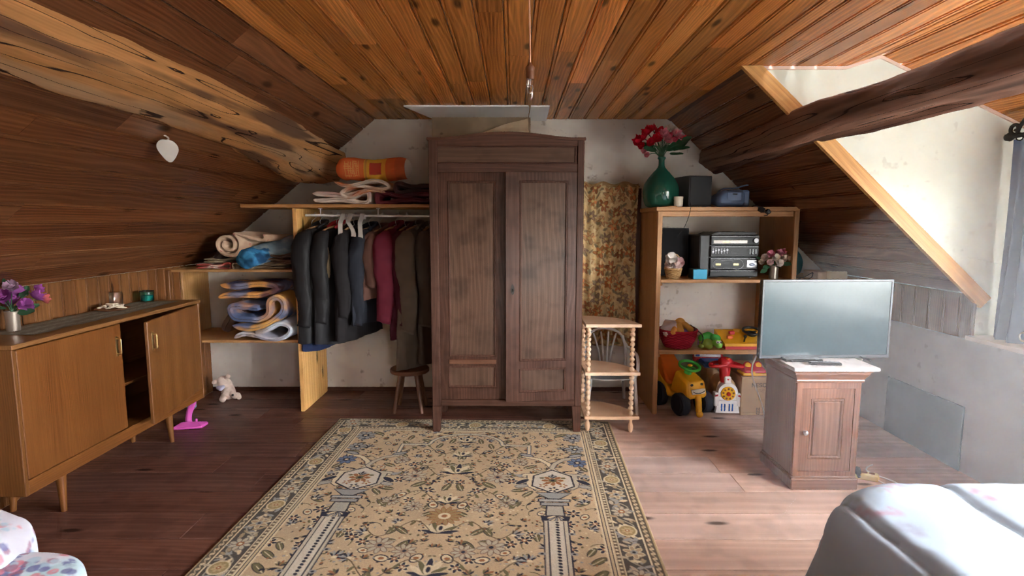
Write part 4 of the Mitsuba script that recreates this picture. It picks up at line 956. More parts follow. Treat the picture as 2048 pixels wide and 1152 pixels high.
t.part('finial', cat(lathe([(.0001, -.03), (.018, -.02), (.024, 0), (.016, .02), (.0001, .03)], 16).apply_transform(trimesh.transformations.rotation_matrix(math.pi / 2, [1, 0, 0])).apply_translation([2.685, 3.11, 1.90]), tube(sc, .009, 8), tube(smooth_line([(2.685, 3.07, 1.90), (2.685, 3.05, 1.95), (2.685, 3.02, 1.985)], 10), .009, 8)), 'iron', True)
for y in np.linspace(2.60, 3.05, 7): t.part('ring', trimesh.creation.torus(.020, .003, 24, 8).apply_transform(trimesh.transformations.rotation_matrix(math.pi / 2, [1, 0, 0])).apply_translation([2.685, y, 1.893]), 'iron', True)
t.part('bracket', cat(box(2.675, 2.97, 3.06, 3.075, 1.893, 1.907), box(2.955, 2.97, 3.045, 3.09, 1.86, 1.94)), 'iron')
one('metal_ring', 'pale metal ring hanging by the window sill below the blue curtain', 'ring', trimesh.creation.torus(.022, .004, 28, 8).apply_transform(trimesh.transformations.rotation_matrix(math.pi / 2, [0, 1, 0])).apply_translation([2.600, 2.815, .86]), 'steel', True)

# ---------------------------------------------------------------- chimney cloth, ceiling board, bulb
t = Thing('ceiling_board', 'white boards closing the planked ceiling in front of the chimney', 'ceiling board')
t.part('board', prism([(-.79, 4.145), (.105, 4.145), (.115, 4.19), (.118, YB), (-.625, YB)], .010, 'z', ZC - .011), 'white_paint')
t.part('board', prism([(.125, 4.145), (.26, 4.145), (.268, YB), (.121, YB)], .010, 'z', ZC - .012), 'white_paint')
Uf, Vf = np.meshgrid(np.linspace(0, 1, 40), np.linspace(0, 1, 16), indexing='ij')
top = lambda u: (-.50 + .615 * u, 2.10 + .165 * u ** 1.25); bot = lambda u: (-.55 + .675 * u, 1.97)
tx, tz = top(Uf); bx_, bz = bot(Uf)
P = np.stack([tx * (1 - Vf) + bx_ * Vf, 4.535 - .012 * np.sin(Vf * 9 + Uf * 5) - .012 * Uf, tz * (1 - Vf) + bz * Vf + .006 * np.sin(Uf * 11)], -1)
m = grid(P); one('chimney_cloth', 'stained tan cloth sagging across the chimney breast above the wardrobe', 'cloth', m, 'vcol', True, color=tint(m, [(.58, .45, .31), (.52, .38, .25), (.36, .24, .14)], 9, 2, 2.5))
t = Thing('light_bulb', 'bare candle bulb hanging on a cord from the planked ceiling', 'light bulb')
t.part('cord', tube(smooth_line([(.058, 2.2, 2.28), (.061, 2.2, 2.16), (.063, 2.2, 2.033)], 12), .0032, 8), 'cord_pink', True, label='pale twisted cord')
t.part('socket', lathe([(.0001, 2.05), (.006, 2.05), (.009, 2.042), (.017, 2.035), (.018, 2.026), (.0155, 2.022), (.0155, 2.012), (.017, 2.008), (.0145, 1.99), (.0001, 1.99)], 24, (.063, 2.2, -.012)), 'socket_brown', 40)
scene['glass'] = {'type': 'dielectric', 'int_ior': 1.5}
scene['thin_glass'] = {'type': 'thindielectric', 'int_ior': 1.5}
t.part('bulb', lathe([(.0105, 1.992), (.0125, 1.98), (.0165, 1.965), (.0178, 1.952), (.0165, 1.938), (.012, 1.922), (.007, 1.912), (.003, 1.903), (.0001, 1.901)], 28, (.063, 2.2, -.012)), 'thin_glass', True, label='clear candle-shaped glass')
t.part('filament', cat(tube([(.063, 2.2, 1.98), (.063, 2.2, 1.956)], .0035, 8), tube(smooth_line([(.058, 2.2, 1.956), (.056, 2.2, 1.933), (.063, 2.2, 1.926), (.070, 2.2, 1.933), (.068, 2.2, 1.956)], 20), .0008, 5)), 'steel', True)
mat('cord_pink', (.62, .36, .24), .6); mat('socket_brown', (.16, .062, .03), .35, .5)
# teardrop ornament on the left slope
def on_slope(a, b, h): return np.array([-1.655, 2.735, 1.785]) + a * np.array([.87, .49, 0]) + b * np.array([-.12, 0, .99]) + h * np.array([.49, -.87, 0])
tp = smooth_line([(0, .045), (.03, .038), (.046, .01), (.036, -.02), (.0, -.06), (-.034, -.02), (-.044, .01), (-.03, .038), (0, .045)], 40)[:-1]
m = prism([tuple(p) for p in tp], .018, 'z', 0); V = m.vertices
m.vertices = np.array([on_slope(v[0], v[1], v[2] + .002) for v in V]); m.fix_normals()
t = Thing('wall_ornament', 'pale drop-shaped ornament hanging on the dark left slope below the timber', 'ornament')
t.part('plate', m, 'cord_white', 30); t.part('hook', tube(smooth_line([on_slope(0, .04, .012), on_slope(.012, .055, .012), on_slope(.0, .066, .006), on_slope(-.012, .075, .0)], 12), .004, 6), 'cord_white', True)

# ---------------------------------------------------------------- flowers
def petal(L, W, cup, n=5):
    U, V = np.meshgrid(np.linspace(0, 1, n), np.linspace(-1, 1, n), indexing='ij')
    w = W * np.sin(np.pi * np.clip(U * .82 + .12, 0, 1)) ** .8
    return grid(np.stack([U * L, V * w, cup * L * U ** 1.6 + .25 * W * V ** 2 * U - .1 * L * np.clip(U - .75, 0, 1) * 4 * cup], -1))
def bloom(c, r, d, rows=((.2, 1.9, 3), (.45, 1.25, 5), (.75, .8, 6), (1.0, .35, 7)), seed=0):
    r_ = np.random.default_rng(seed); ms = []
    for k, (s, cup, n) in enumerate(rows):
        for i in range(n):
            ms.append(xf(petal(r * (.55 + .45 * s), r * (.34 + .16 * s), cup), (0, 0, .05 * r * (3 - k)), rz=360 * i / n + 31 * k + r_.uniform(-9, 9)))
    m = cat(*ms); R = trimesh.geometry.align_vectors([0, 0, 1], np.array(d, float) / np.linalg.norm(d)); m.apply_transform(R); m.apply_translation(c); return m
def leafm(c, L, W, d, up=.4):
    m = petal(L, W, .25, 6); e = np.array(d, float); e /= np.linalg.norm(e)
    R = np.eye(4); z = np.array([.2, -.75, .6]); z = z - e * (z @ e); z /= np.linalg.norm(z); y = np.cross(z, e)
    R[:3, 0], R[:3, 1], R[:3, 2], R[:3, 3] = e, y, z, c; m.apply_transform(R); return m
def bouquet(name, label, base, blooms, leaves, stem_r=.003):
    t = Thing(name, label, 'flowers')
    st = []
    for i, (off, r, col) in enumerate(blooms):
        c = np.array(base) + off; d = np.array(off) * [1, 1, .6] + [0, -.06, .02]
        m = bloom(c, r * .86, d, seed=i); q = np.linalg.norm(m.vertices - c, axis=1) / r
        t.part('bloom', m, 'vcol', True, color=np.array(col)[None] * (.55 + .6 * np.clip(q, 0, 1))[:, None])
        st.append(tube(smooth_line([np.array(base) - [0, 0, .05], np.array(base) + np.array(off) * .3 + [0, 0, .02], c], 8), stem_r, 6))
    t.part('stems', cat(*st), 'leaf_green', True)
    for off, L, d in leaves: t.part('leaf', leafm(np.array(base) + off, L, L * .26, d), 'leaf_green', True)
    return t
mat('leaf_green', (.030, .085, .040), .5, .4)
RED, PINK, WHT = (.46, .012, .028), (.62, .20, .25), (.68, .62, .52)
bouquet('bouquet', 'red, pink and white artificial roses in the neck of the green demijohn', (1.112, 4.30, 1.925), [((-.165, -.02, .115), .055, RED), ((-.105, -.01, .175), .055, RED), ((-.06, .03, .205), .045, RED), ((-.045, -.05, .125), .05, RED), ((-.005, -.06, .155), .05, PINK), ((.055, -.05, .13), .055, (.56, .07, .10)), ((.10, -.03, .15), .05, PINK), ((.135, -.01, .12), .05, RED), ((.04, .02, .20), .04, WHT), ((.09, .03, .195), .038, WHT), ((.0, .0, .185), .042, RED), ((-.135, -.05, .045), .03, PINK), ((-.115, -.05, .015), .026, PINK), ((-.13, .0, .14), .045, RED), ((-.085, -.04, .10), .042, RED), ((.025, -.07, .115), .042, PINK), ((.075, -.06, .16), .04, (.60, .30, .30)), ((-.03, -.03, .175), .042, RED), ((.115, .01, .17), .035, WHT), ((.06, .0, .215), .034, WHT), ((-.15, -.03, .08), .036, RED)],
        [((-.05, -.03, .06), .12, (-1, -.4, -.2)), ((-.03, -.05, .05), .12, (-.5, -.8, .0)), ((.02, -.05, .06), .12, (.5, -.8, -.1)), ((.06, -.03, .09), .15, (1, -.2, .15)), ((.08, -.02, .06), .14, (1, -.3, .5)), ((.03, .0, .06), .12, (.8, .3, .2)), ((-.06, 0, .08), .11, (-.9, .3, .1)), ((.10, -.03, .07), .10, (1, -.5, -.3)), ((-.02, -.06, .02), .10, (-.2, -1, -.5)), ((.05, -.05, .03), .11, (.7, -.7, -.4))])
# ---------------------------------------------------------------- on top of the bookcase
TB = 1.556
scene['green_glass'] = {'type': 'principled', 'base_color': rgb(.028, .15, .095), 'roughness': .06, 'spec_trans': .55, 'eta': 1.5}
scene['teal_glass'] = {'type': 'principled', 'base_color': rgb(.08, .24, .26), 'roughness': .06, 'spec_trans': .55, 'eta': 1.5}
def demijohn(name, label, x, y, z, R, H, bs):
    prof = [(.0001, 0), (R * .62, 0), (R * .80, .012), (R * .95, R * .45), (R, R * .85), (R * .93, R * 1.25), (R * .70, R * 1.65), (R * .42, R * 1.98), (R * .22, R * 2.22), (R * .16, H - .03), (R * .17, H - .02), (R * .22, H - .012), (R * .21, H)]
    q = smooth_line(prof[1:], 60); out = [(.0001, 0)] + [tuple(p) for p in q]
    inn = [(max(p[0] - .004, .004), p[1] + .004) for p in q][::-1]; inn[0] = (q[-1][0] - .006, H)
    t = Thing(name, label, 'demijohn'); t.own(lathe([(max(a, .0001), b) for a, b in out] + inn[:-1] + [(.0001, .006)], 48, (x, y, z)), bs, True); return t
demijohn('demijohn', 'round dark green glass demijohn holding roses on top of the bookcase', 1.115, 4.30, TB, .134, .375, 'green_glass')
one('cork_mat', 'thin tan mat under the small cream cup on the bookcase', 'mat', lathe([(.0001, 0), (.055, 0), (.055, .006), (.0001, .006)], 28, (1.15, 4.17, TB)), 'w_shelf', 30, grain='x')
mat('cream_china', (.62, .54, .42), .4, .5)
one('cup', 'small plain cream beaker beside the green demijohn', 'cup', lathe([(.0001, 0), (.027, 0), (.031, .004), (.034, .072), (.033, .076), (.030, .072), (.026, .008), (.0001, .007)], 28, (1.212, 4.165, TB)), 'cream_china', True)
t = Thing('speaker', 'black box loudspeaker standing on top of the bookcase', 'speaker')
sp = lambda m: xf(m, (1.368, 4.34, TB), rz=14)
t.part('cabinet', sp(box(-.095, .095, -.11, .12, .006, .232, .004)), 'dark_grey'); t.part('grille', sp(box(-.09, .09, -.117, -.109, .012, .226, .004)), 'grille_grey')
mat('grille_grey', (.030, .031, .033), .8)
for a in (-.07, .07): t.part('foot', sp(lathe([(.0001, 0), (.010, 0), (.010, .007), (.0001, .007)], 12, (a, -.08, 0))), 'black_plastic', 30)
mat('radio_blue', (.13, .20, .34), .35, .5); mat('radio_dark', (.035, .05, .09), .4)
t = Thing('portable_radio', 'rounded blue portable radio at the right end of the bookcase top', 'radio')
rx, ry = 1.655, 4.30
hull = lambda pts, r: trimesh.util.concatenate([ball(p, r, 2) for p in pts]).convex_hull
t.part('body', hull([(rx - .085, ry, TB + .062), (rx - .06, ry, TB + .09), (rx - .085, ry + .12, TB + .062), (rx + .055, ry, TB + .05), (rx + .055, ry, TB + .095), (rx + .055, ry + .12, TB + .095), (rx - .09, ry - .01, TB + .04), (rx + .06, ry + .11, TB + .042)], .04), 'radio_blue', 30)
t.part('tape_door', box(rx - .055, rx + .06, ry - .048, ry - .036, TB + .045, TB + .115, .006), 'radio_blue'); t.part('slot', box(rx - .012, rx + .022, ry - .051, ry - .046, TB + .092, TB + .102, .001), 'black_plastic')
t.part('side_panel', box(rx + .075, rx + .125, ry - .03, ry + .10, TB + .003, TB + .13, .012), 'radio_blue')
t.part('handle', tube(smooth_line([(rx - .10, ry + .04, TB + .10), (rx - .05, ry + .04, TB + .142), (rx + .05, ry + .04, TB + .148), (rx + .10, ry + .03, TB + .165), (rx + .13, ry + .02, TB + .168)], 20), .010, 10, flat=.6), 'radio_blue', True)
for i in range(4): t.part('button', box(rx - .05 + i * .02, rx - .036 + i * .02, ry - .045, ry - .03, TB + .122, TB + .130, .002), 'radio_dark')
t = Thing('power_adapter', 'black plug and lead dangling over the front edge of the bookcase top', 'power adapter')
t.part('plug', cat(xf(box(-.022, .022, -.016, .016, -.018, .018, .006), (1.79, 4.085, 1.535), ry=25, rz=20), xf(box(-.017, .017, -.015, .015, -.015, .015, .006), (1.835, 4.08, 1.520), ry=50)), 'black_plastic')
t.part('lead', tube(smooth_line([(1.72, 4.25, TB + .006), (1.745, 4.12, TB + .006), (1.76, 4.085, 1.56), (1.775, 4.082, 1.545), (1.80, 4.078, 1.525), (1.83, 4.07, 1.50), (1.81, 4.085, 1.49)], 30), .0035, 7), 'black_plastic', True)
one('aerial_wire', 'thin dark wire hanging down the front of the bookcase into its upper bay', 'wire', tube(smooth_line([(1.30, 4.20, TB + .004), (1.285, 4.10, TB + .004), (1.280, 4.088, 1.54), (1.262, 4.085, 1.47), (1.235, 4.09, 1.40), (1.215, 4.12, 1.36), (1.205, 4.14, 1.34)], 36), .0018, 6), 'cord_dark', True)

# ---------------------------------------------------------------- upper bay: hi-fi, box, baskets
S = 1.025
t = Thing('hifi_stack', 'black stacked hi-fi tower in the upper bay of the bookcase', 'stereo')
hx0, hx1, hy = 1.475, 1.838, 4.20
t.part('case', box(hx0 - .075, hx1, hy + .02, hy + .36, S + .006, S + .325, .008), 'dark_grey', label='black cabinet of the hi-fi')
t.part('lid', prism([(hx0 - .0, S + .322), (hx1, S + .322), (hx1 - .02, S + .345), (hx0 + .05, S + .345)], .30, 'y', hy + .03), 'dark_grey')
zz = [(.012, .062, 'base'), (.066, .155, 'cassette_deck'), (.160, .243, 'equaliser'), (.248, .322, 'tuner')]
mat('hifi_face', (.012, .012, .013), .42, .3); mat('hifi_line', (.17, .17, .18), .3, .5, .6); mat('hifi_gold', (.55, .42, .18), .35, .5, .3); mat('display_blue', (.09, .12, .20), .2, .6); mat('tuner_brown', (.16, .085, .035), .2, .6)
for a, b, nm in zz:
    k = t.part(nm, box(hx0, hx1, hy, hy + .03, S + a, S + b, .005), 'hifi_face')
    t.part('trim_line', box(hx0 + .003, hx1 - .003, hy - .002, hy + .002, S + b - .007, S + b - .004, .0006), 'hifi_line', under=k)
    if nm == 'tuner':
        t.part('dial', box(hx0 + .02, hx1 - .09, hy - .002, hy + .002, S + a + .014, S + a + .038, .001), 'tuner_brown', under=k)
        t.part('dial_lamp', box(hx0 + .085, hx0 + .145, hy - .003, hy, S + a + .021, S + a + .031, .001), 'hifi_gold', under=k)
        t.part('knob', xf(lathe([(.0001, .016), (.017, .016), (.019, .012), (.019, 0)], 24), (hx1 - .03, hy, S + a + .036), rx=90), 'hifi_line', 30, under=k)
    if nm == 'equaliser':
        for i in range(6): t.part('slider', cat(box(hx0 + .018 + i * .021, hx0 + .021 + i * .021, hy - .001, hy + .001, S + a + .025, S + a + .066, .0005), box(hx0 + .012 + i * .021, hx0 + .026 + i * .021, hy - .005, hy, S + a + .036 + .006 * (i % 3), S + a + .046 + .006 * (i % 3), .001)), 'hifi_line', under=k)
        t.part('panel', box(hx0 + .155, hx1 - .085, hy - .0015, hy, S + a + .018, S + a + .068, .0006), 'hifi_face', under=k)
        for i in range(3): t.part('lever', box(hx1 - .072 + i * .022, hx1 - .066 + i * .022, hy - .006, hy, S + a + .022, S + a + .060, .001), 'hifi_line', under=k)
    if nm == 'cassette_deck':
        t.part('rim', tube(smooth_line([(hx0 + .02, hy - .001, S + a + .038), (hx0 + .035, hy - .001, S + a + .064), (hx0 + .14, hy - .001, S + a + .067), (hx0 + .24, hy - .001, S + a + .064), (hx0 + .252, hy - .001, S + a + .038), (hx0 + .24, hy - .001, S + a + .015), (hx0 + .14, hy - .001, S + a + .011), (hx0 + .035, hy - .001, S + a + .015), (hx0 + .02, hy - .001, S + a + .038)], 50), .0016, 6), 'hifi_line', True, under=k)
        for i in (.042, .175): t.part('reel_window', box(hx0 + i, hx0 + i + .04, hy - .002, hy, S + a + .032, S + a + .047, .001), 'hifi_gold', under=k)
        t.part('display', box(hx1 - .088, hx1 - .012, hy - .002, hy, S + a + .016, S + a + .072, .001), 'hifi_line', under=k); t.part('emblem', xf(ball((0, 0, 0), .022, 2, (1, .12, .45)), (hx1 - .05, hy - .002, S + a + .038)), 'display_blue', True, under=k)
t.part('feet', cat(*[lathe([(.0001, 0), (.012, 0), (.012, .008), (.0001, .008)], 10, (a, b, S)) for a in (hx0, hx1 - .04) for b in (hy + .05, hy + .32)]), 'black_plastic')
t = Thing('loudspeaker', 'black upright loudspeaker at the back of the upper bay, left of the hi-fi', 'speaker')
t.part('cabinet', box(1.125, 1.372, 4.40, 4.64, S, S + .375, .004), 'black_plastic'); t.part('grille', box(1.13, 1.367, 4.392, 4.401, S + .006, S + .37, .003), 'grille_black')
mat('grille_black', (.008, .008, .009), .9, .2)
one('black_sleeve', 'thin black panel leaning at the far left of the upper bay', 'panel', box(1.088, 1.12, 4.33, 4.62, S, S + .36), 'dark_grey')
mat('teal_box', (.045, .36, .56), .55); mat('teal_side', (.035, .05, .05), .6)
t = Thing('card_box', 'small bright turquoise box on the shelf in front of the black loudspeaker', 'box')
t.part('front', box(1.332, 1.434, 4.135, 4.150, S, S + .072, .002), 'teal_box'); t.part('body', box(1.333, 1.433, 4.150, 4.26, S, S + .071, .002), 'teal_side')
# little basket with flowers
def basket(t, c, r0, r1, h, bs, rows, col0, col1, weave=24, bs2=None):
    U, V = np.meshgrid(np.linspace(0, 2 * np.pi, weave * 6, endpoint=False), np.linspace(0, 1, rows * 5), indexing='ij')
    R = (r0 + (r1 - r0) * np.sin(V * math.pi / 2) ** .9) + .0035 * np.sin(V * rows * 2 * np.pi) * np.sign(np.sin(U * weave / 2)) + .002 * np.cos(V * rows * 4 * np.pi)
    P = np.stack([c[0] + R * np.cos(U), c[1] + R * np.sin(U), c[2] + V * h], -1); m = grid(P, True)
    W = (.5 + .5 * np.sin(V * rows * 2 * np.pi) * np.sign(np.sin(U * weave / 2))).reshape(-1, 1)
    t.part('weave', m, bs, True, color=np.array(col0) * (1 - W) + np.array(col1) * W)
    t.part('bottom', lathe([(.0001, .003), (r0, .003), (r0, .0), (.0001, 0)], 28, c), bs, 30, color=col0)
    t.part('rim', trimesh.creation.torus(r1, .0065, 48, 8).apply_translation([c[0], c[1], c[2] + h]), bs, True, color=col1)
t = Thing('flower_basket', 'little wicker basket with a handle and pale flowers, left in the upper bay', 'basket')
basket(t, (1.192, 4.17, S), .042, .060, .075, 'vcol', 6, (.20, .11, .045), (.40, .25, .11), 18)
t.part('handle', tube(smooth_line([(1.132, 4.17, S + .07), (1.135, 4.17, S + .13), (1.16, 4.17, S + .175), (1.195, 4.17, S + .185), (1.23, 4.17, S + .165), (1.25, 4.17, S + .12), (1.252, 4.17, S + .07)], 30), .0055, 8), 'vcol', True, color=(.36, .22, .10))
for i, (a, b, h, r_, c) in enumerate(((-.02, -.01, .115, .05, (.62, .56, .50)), (-.03, -.03, .15, .045, (.64, .60, .56)), (.035, -.01, .115, .042, (.45, .28, .28)), (.04, .02, .13, .03, (.5, .4, .36)), (.01, -.04, .095, .035, (.60, .50, .48)), (-.045, -.02, .10, .03, (.5, .36, .3)))):
    m = bloom((1.192 + a, 4.17 + b, S + h), r_, (a, -.6, .35), seed=40 + i); t.part('bloom', m, 'vcol', True, color=c)
# flower pot
mat('pewter', (.30, .25, .21), .35, .5, .7)
one('metal_vase', 'small straight pewter vase at the right of the upper bay', 'vase', lathe([(.0001, 0), (.032, 0), (.033, .004), (.033, .098), (.031, .10), (.028, .098), (.028, .01), (.0001, .008)], 28, (1.945, 4.18, S)), 'pewter', 40)
bouquet('posy', 'posy of pink and white cloth roses in the pewter vase', (1.945, 4.18, S + .095), [((-.075, -.02, .06), .035, (.55, .42, .38)), ((-.04, -.03, .085), .036, (.58, .20, .28)), ((-.01, -.04, .06), .038, (.66, .58, .50)), ((.02, -.02, .09), .036, (.60, .24, .32)), ((.045, -.03, .055), .035, (.62, .50, .42)), ((.09, -.02, .055), .034, (.64, .48, .38)), ((.01, -.055, .025), .036, (.64, .56, .52)), ((-.05, -.05, .03), .03, (.55, .38, .36)), ((.06, .0, .10), .03, (.58, .22, .30)), ((-.09, -.01, .03), .028, (.5, .42, .34))],
        [((-.05, -.03, .0), .07, (-1, -.4, -.3)), ((.04, -.03, .02), .08, (1, -.3, -.2)), ((.0, -.04, .0), .06, (.1, -1, -.4)), ((-.08, 0, .04), .06, (-1, .2, .3)), ((.09, 0, .02), .07, (1, .1, -.4)), ((-.06, -.02, -.02), .07, (-1, -.3, -.6))], .002)
demijohn('demijohn', 'second glass demijohn, blue-green, half hidden behind the bookcase upright', 2.20, 4.50, S, .112, .31, 'teal_glass')
mat('cardboard', (.40, .27, .16), .8, .2); mat('card_pale', (.52, .42, .28), .8, .2)
t = Thing('flat_carton', 'low open cardboard carton on the shelf against the right slope', 'box')
t.part('body', box(2.25, 2.395, 4.13, 4.34, S, S + .055, .003), 'cardboard'); t.part('front_flap', xf(box(-.075, .075, -.002, .002, -.028, .028, .001), (2.385, 4.118, S + .032), rx=-8), 'card_pale')
one('black_lead', 'loop of thin black lead lying on the shelf beside the low carton', 'lead', tube(smooth_line([(2.11, 4.14, S + .004), (2.15, 4.12, S + .02), (2.20, 4.13, S + .045), (2.23, 4.16, S + .04), (2.225, 4.17, S + .01), (2.17, 4.18, S + .004), (2.12, 4.2, S + .004)], 40), .003, 6), 'cord_dark', True)

# ---------------------------------------------------------------- middle bay: basket of soft toys, toy dashboard
S = .495
t = Thing('red_basket', 'red wicker basket full of soft toys in the middle bay of the bookcase', 'basket')
basket(t, (1.262, 4.235, S), .095, .142, .135, 'vcol', 7, (.20, .012, .022), (.36, .028, .045), 30)
t.part('loop_handle', tube(smooth_line([(1.385, 4.20, S + .13), (1.43, 4.18, S + .10), (1.435, 4.17, S + .06), (1.415, 4.17, S + .03)], 16), .004, 7), 'cord_dark', True)
def plush(ms, res=.008, it=12):
    import manifold3d as m3
    tot = None
    for a, ra, b, rb in ms:
        h = m3.Manifold.batch_hull([m3.Manifold.sphere(ra, 20).translate(list(map(float, a))), m3.Manifold.sphere(rb, 20).translate(list(map(float, b)))])
        tot = h if tot is None else tot + h
    tot = tot.refine_to_length(res); q = tot.to_mesh(); m = trimesh.Trimesh(q.vert_properties[:, :3], q.tri_verts, process=True)
    trimesh.smoothing.filter_taubin(m, iterations=it); return m
t = Thing('yellow_plush', 'yellow plush toy lying upside down in the red wicker basket', 'plush toy')
bxx, by, bz = 1.245, 4.17, S + .15
m = plush([((bxx, by + .04, bz + .0), .045, (bxx + .03, by + .06, bz + .035), .04), ((bxx - .02, by, bz + .01), .024, (bxx - .05, by - .05, bz - .015), .022), ((bxx + .0, by, bz + .03), .026, (bxx + .005, by - .05, bz - .005), .024), ((bxx + .05, by + .01, bz + .03), .024, (bxx + .085, by - .03, bz + .0), .022)])
t.part('body', m, 'vcol', True, color=(.62, .34, .085) * (.85 + .3 * nfbm(m.vertices * 60, 2, 3))[:, None])
one('white_cloth', 'crumpled white cloth heaped in the red basket behind the yellow plush', 'cloth', rough(hull([(1.155, 4.22, S + .14), (1.19, 4.30, S + .18), (1.24, 4.28, S + .17), (1.16, 4.16, S + .12), (1.22, 4.16, S + .17)], .022).subdivide().subdivide(), .022, 22, 3), 'vcol', True, color=(.60, .56, .56))
one('dark_plush', 'dark brown plush toy at the right of the red basket', 'plush toy', rough(plush([((1.345, 4.22, S + .135), .035, (1.31, 4.28, S + .15), .04), ((1.34, 4.2, S + .14), .03, (1.36, 4.16, S + .145), .022)], .01), .008, 60, 5), 'vcol', True, color=(.065, .030, .026))
one('violet_toy', 'small violet toy peeping out between the plush toys in the red basket', 'toy', plush([((1.30, 4.16, S + .135), .018, (1.31, 4.17, S + .15), .02)], .006), 'vcol_gloss', True, color=(.20, .14, .48))
# green turtle
t = Thing('turtle_toy', 'small green plastic turtle toy beside the red basket', 'toy')
qx, qy = 1.495, 4.17
t.part('body', hull([(qx - .045, qy + .03, S + .035), (qx - .02, qy + .04, S + .05), (qx + .01, qy + .03, S + .035), (qx - .03, qy, S + .035)], .034), 'toy_olive', 30); mat('toy_olive', (.16, .20, .03), .45); mat('toy_green', (.045, .34, .045), .4, .5); mat('toy_lime', (.22, .52, .08), .4, .5)
t.part('shell', hull([(qx - .05, qy + .04, S + .07), (qx - .01, qy + .04, S + .085), (qx + .02, qy + .04, S + .07)], .034), 'toy_green', 30)
t.part('head', hull([(qx + .035, qy - .01, S + .052), (qx + .05, qy - .03, S + .035), (qx + .058, qy - .01, S + .03)], .028), 'toy_lime', 30)
t.part('cap', hull([(qx + .02, qy + .0, S + .085), (qx + .045, qy - .005, S + .078)], .026), 'toy_green', 30)
for a in (-.010, .012): t.part('eye', cat(ball((qx + .042 + a, qy - .05, S + .058), .0115, 2)), 'white_plastic', True); t.part('pupil', ball((qx + .042 + a, qy - .061, S + .056), .0045, 2), 'black_plastic', True)
for a, b in ((-.075, -.005), (-.02, -.03)): t.part('foot', ball((qx + a, qy + b, S + .018), .02, 2, (1.1, 1.2, .9)), 'toy_olive', True)
mat('toy_yellow', (.66, .32, .015), .4, .5); mat('toy_red', (.42, .018, .022), .4, .5); mat('toy_blue', (.03, .09, .34), .4, .5); mat('toy_white', (.66, .66, .66), .4, .5); mat('toy_orange', (.62, .12, .018), .42, .5)
one('pink_blocks', 'small mauve and pink plastic toy behind the turtle', 'toy', cat(box(1.43, 1.47, 4.24, 4.28, S, S + .085, .004), box(1.475, 1.52, 4.25, 4.29, S, S + .08, .004)), 'vcol', False, color=(.40, .20, .42))
t = Thing('toy_dashboard', 'yellow and red toy driving dashboard with a black steering wheel on the middle shelf', 'toy')
dx0, dx1 = 1.592, 1.985
def wedge(x0, x1, y0, y1, za, zb, zc): return prism([(y0, za), (y1, za), (y1, zc), (y0, zb)], x1 - x0, 'x', x0)
t.part('tray', wedge(dx0, dx1, 4.13, 4.36, S, S + .028, S + .085), 'toy_red'); t.part('deck', wedge(dx0 - .006, dx1 + .004, 4.126, 4.365, S + .024, S + .045, S + .11), 'toy_yellow')
t.part('wheel_hub', lathe([(.0001, .02), (.03, .02), (.036, .0), (.0001, 0)], 24, (0, 0, 0)).apply_transform(trimesh.transformations.rotation_matrix(.28, [1, 0, 0])).apply_translation([1.82, 4.22, S + .095]), 'black_plastic', 30)
t.part('steering_wheel', trimesh.creation.torus(.062, .009, 40, 10).apply_transform(trimesh.transformations.rotation_matrix(.28, [1, 0, 0])).apply_translation([1.82, 4.22, S + .125]), 'black_plastic', True)
for a in (0, 120, 240): t.part('spoke', xf(box(0, .06, -.006, .006, -.003, .003), (1.82, 4.22, S + .118), rz=a + 30, rx=16), 'black_plastic')
t.part('gear_lever', cat(tube([(1.74, 4.16, S + .05), (1.745, 4.15, S + .09)], .006, 8), ball((1.745, 4.15, S + .095), .012)), 'black_plastic', True)
for a, b, c in ((1.63, 4.19, 'toy_orange'), (1.67, 4.26, 'toy_red'), (1.72, 4.30, 'toy_yellow'), (1.93, 4.20, 'toy_orange')): t.part('button', box(a, a + .04, b, b + .03, S + .05 + (b - 4.13) * .28, S + .075 + (b - 4.13) * .28, .004), c)
t.part('cable', tube(smooth_line([(1.86, 4.20, S + .10), (1.88, 4.15, S + .07), (1.90, 4.125, S + .03), (1.93, 4.115, S + .006)], 20), .004, 6), 'cord_dark', True)
one('toy_brick', 'small pale plastic piece on the shelf edge under the toy dashboard', 'toy', box(1.87, 1.91, 4.108, 4.126, S, S + .018, .004), 'cream_china')

# ---------------------------------------------------------------- floor bay: ride-on toys and carton
mat('tyre', (.012, .016, .026), .7)
t = Thing('ride_on_tractor', 'yellow ride-on toy tractor with orange seat and green steering wheel', 'ride-on toy')
g = lambda m: xf(m, (1.335, 4.17, 0), rz=20)
wheel = lambda r, w: lathe([(.0001, -w / 2), (r * .55, -w / 2), (r * .62, -w * .42), (r * .9, -w / 2), (r, -w * .36), (r, w * .36), (r * .9, w / 2), (r * .62, w * .42), (r * .55, w / 2), (.0001, w / 2)], 30).apply_transform(trimesh.transformations.rotation_matrix(math.pi / 2, [0, 1, 0]))
t.part('hood', g(hull([(-.06, -.09, .16), (.06, -.09, .16), (-.055, -.07, .24), (.055, -.07, .24), (-.05, .05, .285), (.05, .05, .285), (-.06, .08, .17), (.06, .08, .17)], .03)), 'toy_yellow', 30)
t.part('face_plate', g(xf(hull([(-.052, -.124, .178), (.052, -.124, .178), (-.058, -.120, .205), (.058, -.120, .205)], .006), (0, 0, 0))), 'cream_china', 30)
t.part('smile', g(tube([(.052 * math.sin(a), -.131, .203 - .022 * math.cos(a)) for a in np.linspace(-1.3, 1.3, 16)], .0025, 6)), 'black_plastic', True)
for s in (-1, 1): t.part('eye', g(ball((s * .045, -.100, .238), .013, 2, (1, .4, .9))), 'black_plastic', True)
t.part('rear_body', g(hull([(-.075, .12, .12), (.075, .12, .12), (-.08, .26, .26), (.08, .26, .26), (-.08, .28, .10), (.08, .28, .10)], .025)), 'toy_yellow', 30)
